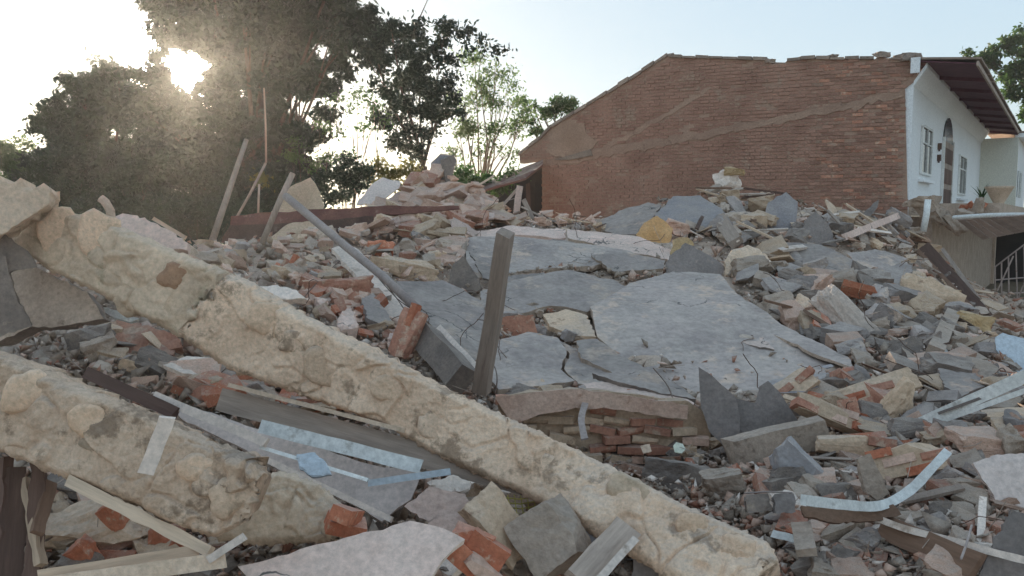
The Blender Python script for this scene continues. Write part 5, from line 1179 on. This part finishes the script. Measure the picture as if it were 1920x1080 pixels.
# ------------------------------------------------------------------ the loose rubble
LAND = [(948,560,'the upright timber post'),(1380,780,'the standing dark shards'),(1350,620,'the large smooth slab'),(1220,425,'the ochre board'),(1465,400,'the blue grey panel'),(1400,495,'the round cream lump'),
 (1800,560,'the fallen dark boards'),(1820,760,'the long white frame strip'),(1640,735,'the brickwork chunk'),(1580,600,'the long pale lump'),(1650,940,'the curling white strip'),(1870,900,'the light grey sheet'),(1860,1040,'the bottom right shard'),
 (1420,1030,'the low end of the long beam'),(1290,890,'the pale topped stone'),(1130,810,'the brick wall remnant'),(740,560,'the leaning white panel'),(770,640,'the terracotta block'),(530,510,'the leaning brick slab'),(620,410,'the maroon sheet'),
 (820,330,'the teal panel on the peak'),(780,420,'the rubble peak'),(920,400,'the lath right of the peak'),(1020,420,'the foot of the lean-to'),(1350,340,'the clump against the gable'),(1620,440,'the curved pale plank'),(1740,450,'the balcony corner'),
 (260,430,'the smooth cream slab'),(100,560,'the grey brown wall slab'),(350,690,'the white foam scrap'),(480,710,'the orange brick lump'),(600,850,'the ceiling panel'),(650,1040,'the large plasterboard'),(170,990,'the mortar coated chunk'),
 (890,1030,'the orange brick stack'),(1030,1000,'the round topped block'),(1130,1040,'the striped grey plank'),(540,950,'the broken beam end'),(1490,880,'the blue grey block'),(1700,865,'the tan brickwork chunk'),(1750,655,'the bright white scraps'),(1150,400,'the gable foot'),(450,450,'the leaning poles'),(880,510,'the cavity edge fragment'),(1540,500,'the long pale slab'),(1660,500,'the tipped dark slab')]
PM = {}
def protos(kind, n):
    L_ = []
    for k in range(n):
        rr = random.Random(k*7+len(kind))
        if kind == 'brick': me = rock_mesh('brick_fragment', 1, .62, .42, .10, rr.choice((1, 2, 3)), 1, k+10)
        elif kind == 'chunk': me = rock_mesh('concrete_chunk', 1, .8, .62, .22, 6, 2, k+40)
        elif kind == 'shard': me = rock_mesh('plaster_shard', 1, .75, .13, .10, 7, 1, k+80)
        elif kind == 'slat': me = rock_mesh('wood_splinter', 1, .10, .05, .05, 2, 1, k+120)
        elif kind == 'block': me = rock_mesh('block', 1, .55, .3, .06, 2, 1, k+150)
        me.materials.append(M['concrete']); L_.append(me)
    PM[kind] = L_
for k_, n_ in (('brick', 10), ('chunk', 14), ('shard', 14), ('slat', 8), ('block', 6)): protos(k_, n_)
WORD = {'terracotta': 'orange red', 'old_brick': 'dusty red', 'concrete': 'grey brown', 'dark_concrete': 'dark grey', 'grey_plaster': 'pale grey', 'grey_back': 'slate grey', 'blue_grey': 'bluish grey', 'white_plaster': 'white', 'pink_dust': 'pinkish', 'pink_plaster': 'pale pink',
 'tan_dust': 'tan', 'cream_cement': 'cream', 'wood_grey': 'weathered grey', 'wood_dark': 'dark brown', 'wood_pale': 'pale', 'wood_brown': 'brown', 'white_paint': 'bright white', 'steel': 'steel grey', 'foam_yellow': 'yellowish'}
NAMES = {'brick': ('brick_fragment', 'brick fragment', 'brick', 'broken bricks in the heap'), 'chunk': ('concrete_chunk', 'concrete chunk', 'chunk', 'concrete chunks in the heap'), 'shard': ('plaster_shard', 'flat plaster shard', 'shard', 'plaster shards in the heap'),
 'slat': ('wood_splinter', 'wooden splinter', 'splinter', 'wood splinters in the heap'), 'block': ('broken_block', 'squared block', 'block', 'squared blocks in the heap')}
CNT = {k: 0 for k in NAMES}; LABS = {}; REQ = []
def place(kind, px, py, size_px, m, flat=.5, lift=.25, rr=random):
    d = Dn(px, py)
    if d is None: return
    s = size_px/F*d; r = ray(px, py)
    w = P(px, py, d) + Vector((0, -s*.15, s*lift))
    nm, noun, cat, grp = NAMES[kind]; me = rr.choice(PM[kind])
    H1 = H(w.x+.3, w.y)-H(w.x-.3, w.y); H2 = H(w.x, w.y+.3)-H(w.x, w.y-.3)
    up = Vector((-H1/.6, -H2/.6, 1)).normalized(); up = (up + Vector((rr.gauss(0, 1), rr.gauss(0, 1)-.25, 0))*flat*.6).normalized()
    a = Vector((rr.gauss(0, 1), rr.gauss(0, .6), 0)); a = (a-up*a.dot(up)).normalized(); b = up.cross(a)
    sc = (s*rr.uniform(.9, 1.25), s*rr.uniform(.7, 1.15), s*rr.uniform(.7, 1.2))
    mw = Matrix.Translation(w) @ Matrix((a, b, up)).transposed().to_4x4() @ Matrix.Diagonal((*sc, 1))
    REQ.append((size_px, kind, me, m, mw, px, py, d))
def settle(size_px, kind, me, m, mw, px, py, d):
    nm, noun, cat, grp = NAMES[kind]
    o = bpy.data.objects.new(nm, me); COL.objects.link(o); set_mat(o, m); o.matrix_basis = mw
    if m == 'tan_dust' and kind == 'brick': pass
    L0 = min(LAND, key=lambda q: (q[0]-px)**2+(q[1]-py)**2)
    dx, dy = px-L0[0], py-L0[1]
    rel = ('right of' if dx > 0 else 'left of') if abs(dx) > abs(dy) else ('below' if dy > 0 else 'above')
    sz = 'tiny' if size_px < 16 else 'small' if size_px < 26 else 'middling' if size_px < 42 else 'large'
    lab = f'{sz} {WORD[m]} {noun} {rel} {L0[2]}'
    LABS.setdefault(lab, []).append((o, px, py, d)); tag(o, lab, cat, grp)
# zones: polygon, how many, size range in picture px, kinds with weights, materials
Z = [
 ([(700,440),(730,375),(800,330),(850,340),(900,365),(980,430),(900,440),(800,450)], 120, (18,60), {'shard':6,'chunk':2,'brick':2}, ['pink_dust','pink_dust','pink_plaster','old_brick','tan_dust','pink_dust']),
 ([(400,465),(700,430),(880,445),(860,500),(740,520),(600,540),(480,520)], 80, (14,40), {'shard':3,'chunk':4,'brick':2}, ['concrete','pink_dust','tan_dust','old_brick','grey_plaster','concrete']),
 ([(500,540),(700,500),(760,600),(800,680),(700,650),(560,570)], 62, (14,42), {'chunk':3,'brick':4,'shard':2}, ['old_brick','terracotta','pink_dust','tan_dust','old_brick','pink_plaster']),
 ([(1120,430),(1230,375),(1350,360),(1560,400),(1700,420),(1700,470),(1500,460),(1300,450)], 110, (14,44), {'shard':4,'chunk':3,'slat':2,'block':1}, ['concrete','grey_plaster','tan_dust','pink_dust','dark_concrete','grey_plaster']),
 ([(1380,520),(1480,460),(1700,540),(1830,620),(1900,640),(1900,700),(1700,680),(1620,690),(1480,620)], 130, (16,64), {'shard':4,'chunk':5,'brick':1,'slat':1,'block':1}, ['concrete','tan_dust','concrete','dark_concrete','pink_dust','grey_back','old_brick','grey_plaster']),
 ([(1500,700),(1900,680),(1930,850),(1600,860),(1500,800)], 105, (20,84), {'shard':3,'chunk':4,'brick':3,'slat':1,'block':2}, ['concrete','tan_dust','old_brick','terracotta','dark_concrete','pink_dust','grey_back']),
 ([(1400,860),(1600,840),(1930,860),(1930,1090),(1480,1090),(1450,980)], 130, (16,74), {'shard':4,'chunk':5,'brick':2,'slat':1,'block':1}, ['concrete','dark_concrete','concrete','pink_dust','old_brick','grey_plaster','white_plaster']),
 ([(150,600),(330,600),(560,720),(700,790),(400,760),(200,700)], 62, (26,90), {'chunk':4,'brick':3,'shard':2}, ['old_brick','concrete','dark_concrete','tan_dust','terracotta','dark_concrete']),
 ([(100,900),(430,1010),(430,1080),(90,1080)], 26, (36,90), {'chunk':3,'brick':3}, ['old_brick','tan_dust','dark_concrete','terracotta']),
 ([(800,940),(1000,930),(1280,1080),(820,1090)], 52, (24,80), {'chunk':4,'brick':2,'shard':2,'slat':1}, ['dark_concrete','concrete','grey_back','tan_dust','white_plaster']),
 ([(640,930),(760,970),(700,1010),(560,1040)], 12, (20,50), {'chunk':3,'shard':2}, ['dark_concrete','pink_plaster']),
 ([(900,740),(1340,740),(1420,900),(1500,960),(1300,900),(1000,800)], 50, (18,64), {'chunk':4,'brick':3,'shard':1}, ['dark_concrete','old_brick','tan_dust']),
 ([(900,590),(1100,580),(1110,640),(920,650)], 22, (14,34), {'chunk':3,'shard':3,'brick':1}, ['tan_dust','concrete','grey_plaster']),
 ([(0,440),(250,440),(420,470),(520,540),(300,480)], 24, (20,50), {'shard':3,'chunk':3}, ['tan_dust','concrete','pink_dust']),
 ([(1680,420),(1860,560),(1900,620),(1760,620),(1680,500)], 40, (14,36), {'chunk':3,'brick':1,'slat':2,'shard':2}, ['concrete','pink_dust','tan_dust','concrete','dark_concrete']),
 ([(960,410),(1120,405),(1140,440),(980,440)], 28, (10,26), {'shard':3,'chunk':2,'slat':1}, ['pink_dust','grey_plaster','tan_dust']),
]
rz = random.Random(21)
for poly, n, (s0, s1_), kinds, ms in Z:
    x0, x1 = min(p[0] for p in poly), max(p[0] for p in poly); y0, y1 = min(p[1] for p in poly), max(p[1] for p in poly)
    n = int(n*1.75); k = t = 0; kk = [a for a, c in kinds.items() for _ in range(c)]
    while k < n and t < n*30:
        t += 1; x, y = rz.uniform(x0, x1), rz.uniform(y0, y1)
        if not inside(x, y, poly) or any(inside(x, y, b) for b in BLOCK): continue
        kind = rz.choice(kk); s = s0+(s1_-s0)*rz.random()**1.8
        if kind == 'slat': s *= 1.9; m = rz.choice(['wood_grey','wood_dark','wood_pale','wood_brown','white_plaster'])
        elif kind == 'brick': m = rz.choice(['terracotta','old_brick','old_brick','pink_dust'] if y > 540 else ['old_brick','pink_dust','pink_dust','tan_dust'])
        else: m = rz.choice([q for q in ms if q not in ('terracotta','old_brick')] or ms)
        place(kind, x, y, s, m, rr=rz); k += 1
# a few crumbs on the big clean slabs
for px, py, s, m in ((1400,650,26,'concrete'),(1430,655,18,'grey_plaster'),(1385,640,14,'white_plaster'),(1450,640,16,'concrete'),(1330,540,10,'concrete'),(1180,690,12,'pink_dust'),(1240,695,20,'pink_dust'),(1010,640,18,'tan_dust'),(980,648,16,'dark_concrete'),(1550,700,18,'blue_grey'),(1290,600,8,'tan_dust'),(820,540,10,'concrete'),(860,610,12,'concrete'),(1500,690,10,'concrete')):
    place('shard', px, py, s, m, .2, .75, rz)
REQ.sort(key=lambda q: -q[0])
rest = {}
for q in REQ:
    if CNT[q[1]] < 292: CNT[q[1]] += 1; settle(*q)
    else: rest.setdefault(q[1], []).append(q)
for kind, L_ in rest.items():                       # the smaller ones beyond the first hundreds: joined, still real shapes
    sl = []; V = []; Fs = []; mi = []
    for q in L_:
        if q[3] not in sl: sl.append(q[3])
        b = len(V); V += [tuple(q[4] @ v.co) for v in q[2].vertices]; Fs += [tuple(i+b for i in p.vertices) for p in q[2].polygons]; mi += [sl.index(q[3])]*len(q[2].polygons)
    me = bpy.data.meshes.new('loose_rubble'); me.from_pydata(V, [], Fs)
    for m in sl: me.materials.append(M[m])
    me.polygons.foreach_set('material_index', mi); o = bpy.data.objects.new('loose_rubble', me); COL.objects.link(o); tag(o, kind='stuff')
for lab, L_ in LABS.items():                       # same look, same neighbour: told apart by which is nearer
    if len(L_) < 2: continue
    L_.sort(key=lambda q: q[2])
    if len(L_) == 2:
        L_[0][0]['label'] = 'upper '+lab; L_[1][0]['label'] = 'lower '+lab
    elif len(L_) == 3:
        L_[0][0]['label'] = 'uppermost '+lab; L_[1][0]['label'] = 'middle '+lab; L_[2][0]['label'] = 'lowest '+lab
    else:
        n_ = len(L_); W_ = ['uppermost', 'second highest', 'third highest', 'fourth highest', 'fifth highest', 'sixth highest', 'seventh highest', 'eighth highest']
        for i, q in enumerate(L_): q[0]['label'] = ('lowest' if i == n_-1 else W_[min(i, 7)])+' '+lab
# fine crumbs, chips and dust clods: beyond counting
def chips(name, n, smin, smax, m, seed, zones=None):
    rg = np.random.default_rng(seed)
    base = np.array([[1,0,-.4],[-.5,.8,-.4],[-.6,-.7,-.4],[0,0,.7],[.3,.2,-.6]]); fc = [(0,1,3),(1,2,3),(2,0,3),(1,0,4),(2,1,4),(0,2,4)]
    VV = np.zeros((n, 5, 3)); cnt = 0
    while cnt < n:
        px = rg.uniform(-60, 1980); py = rg.uniform(330, 1100)
        d = D(px, py)
        if d is None: continue
        if any(inside(px, py, b) for b in BLOCK) and rg.random() > .07: continue
        s = rg.uniform(smin, smax)*(rg.random()*.7+.3)*(d/6)**.45
        q = Matrix.Rotation(rg.uniform(0, 6.28), 3, 'Z') @ Matrix.Rotation(rg.normal()*.7, 3, 'X') @ Matrix.Rotation(rg.normal()*.7, 3, 'Y')
        b = base*np.array([s*rg.uniform(.6, 1.6), s*rg.uniform(.5, 1.2), s*rg.uniform(.3, .9)])*rg.uniform(.7, 1.3, (5, 1))
        w = P(px, py, d); VV[cnt] = b @ np.array(q).T + np.array((w.x, w.y, w.z + rg.uniform(-.05, .06))); cnt += 1
    Fc = (np.array(fc)[None]+np.arange(n)[:, None, None]*5).reshape(-1, 3)
    o = np_obj(name, VV.reshape(-1, 3), Fc, m); tag(o, kind='stuff')
chips('gravel', 8000, .018, .05, 'gravel_mix', 1)
chips('rubble', 5000, .05, .13, 'concrete', 2)
chips('dusty_rubble', 3500, .04, .10, 'pink_dust', 8)
chips('brick_crumbs', 1600, .03, .09, 'old_brick', 3)
chips('plaster_crumbs', 1500, .02, .08, 'white_plaster', 4)
# splinters, straws and wires too thin to count
rg = random.Random(9); V = []; Fs = []
for k in range(260):
    px = rg.uniform(0, 1920); py = rg.uniform(380, 1080); d = D(px, py)
    if d is None or any(inside(px, py, b) for b in BLOCK): continue
    w = P(px, py, d) + Vector((0, 0, rg.uniform(.02, .16))); a = Vector((rg.gauss(0, 1), rg.gauss(0, .6), rg.gauss(0, .35))).normalized(); L_ = rg.uniform(.08, .4)*(d/7)**.5
    v, f = tube_np([w-a*L_*.5, w+Vector((0, 0, rg.uniform(-.02, .02))), w+a*L_*.5], [.003*(d/6)**.5]*3, 4); b = len(V); V += v; Fs += [tuple(i+b for i in q) for q in f]
tag(mesh_obj('straw_litter', V, Fs, 'wood_grey'), kind='stuff')

V = []; Fs = []
for k in range(46):
    px = rg.uniform(380, 1900); py = rg.uniform(430, 1060); d = D(px, py)
    if d is None: continue
    p = P(px, py, d) + Vector((0, 0, .05)); a = Vector((rg.gauss(0, 1), rg.gauss(0, .6), abs(rg.gauss(0, .5)))).normalized(); path = [p]
    for i in range(9):
        a = (a + Vector((rg.gauss(0, .3), rg.gauss(0, .3), rg.gauss(-.08, .3)))).normalized(); p = p + a*.06*(d/6)**.6; path.append(p)
    v, f = tube_np(path, [.0035*(d/6)**.6]*10, 4); b = len(V); V += v; Fs += [tuple(i+b for i in q) for q in f]
tag(mesh_obj('wire_litter', V, Fs, 'rebar'), kind='stuff')
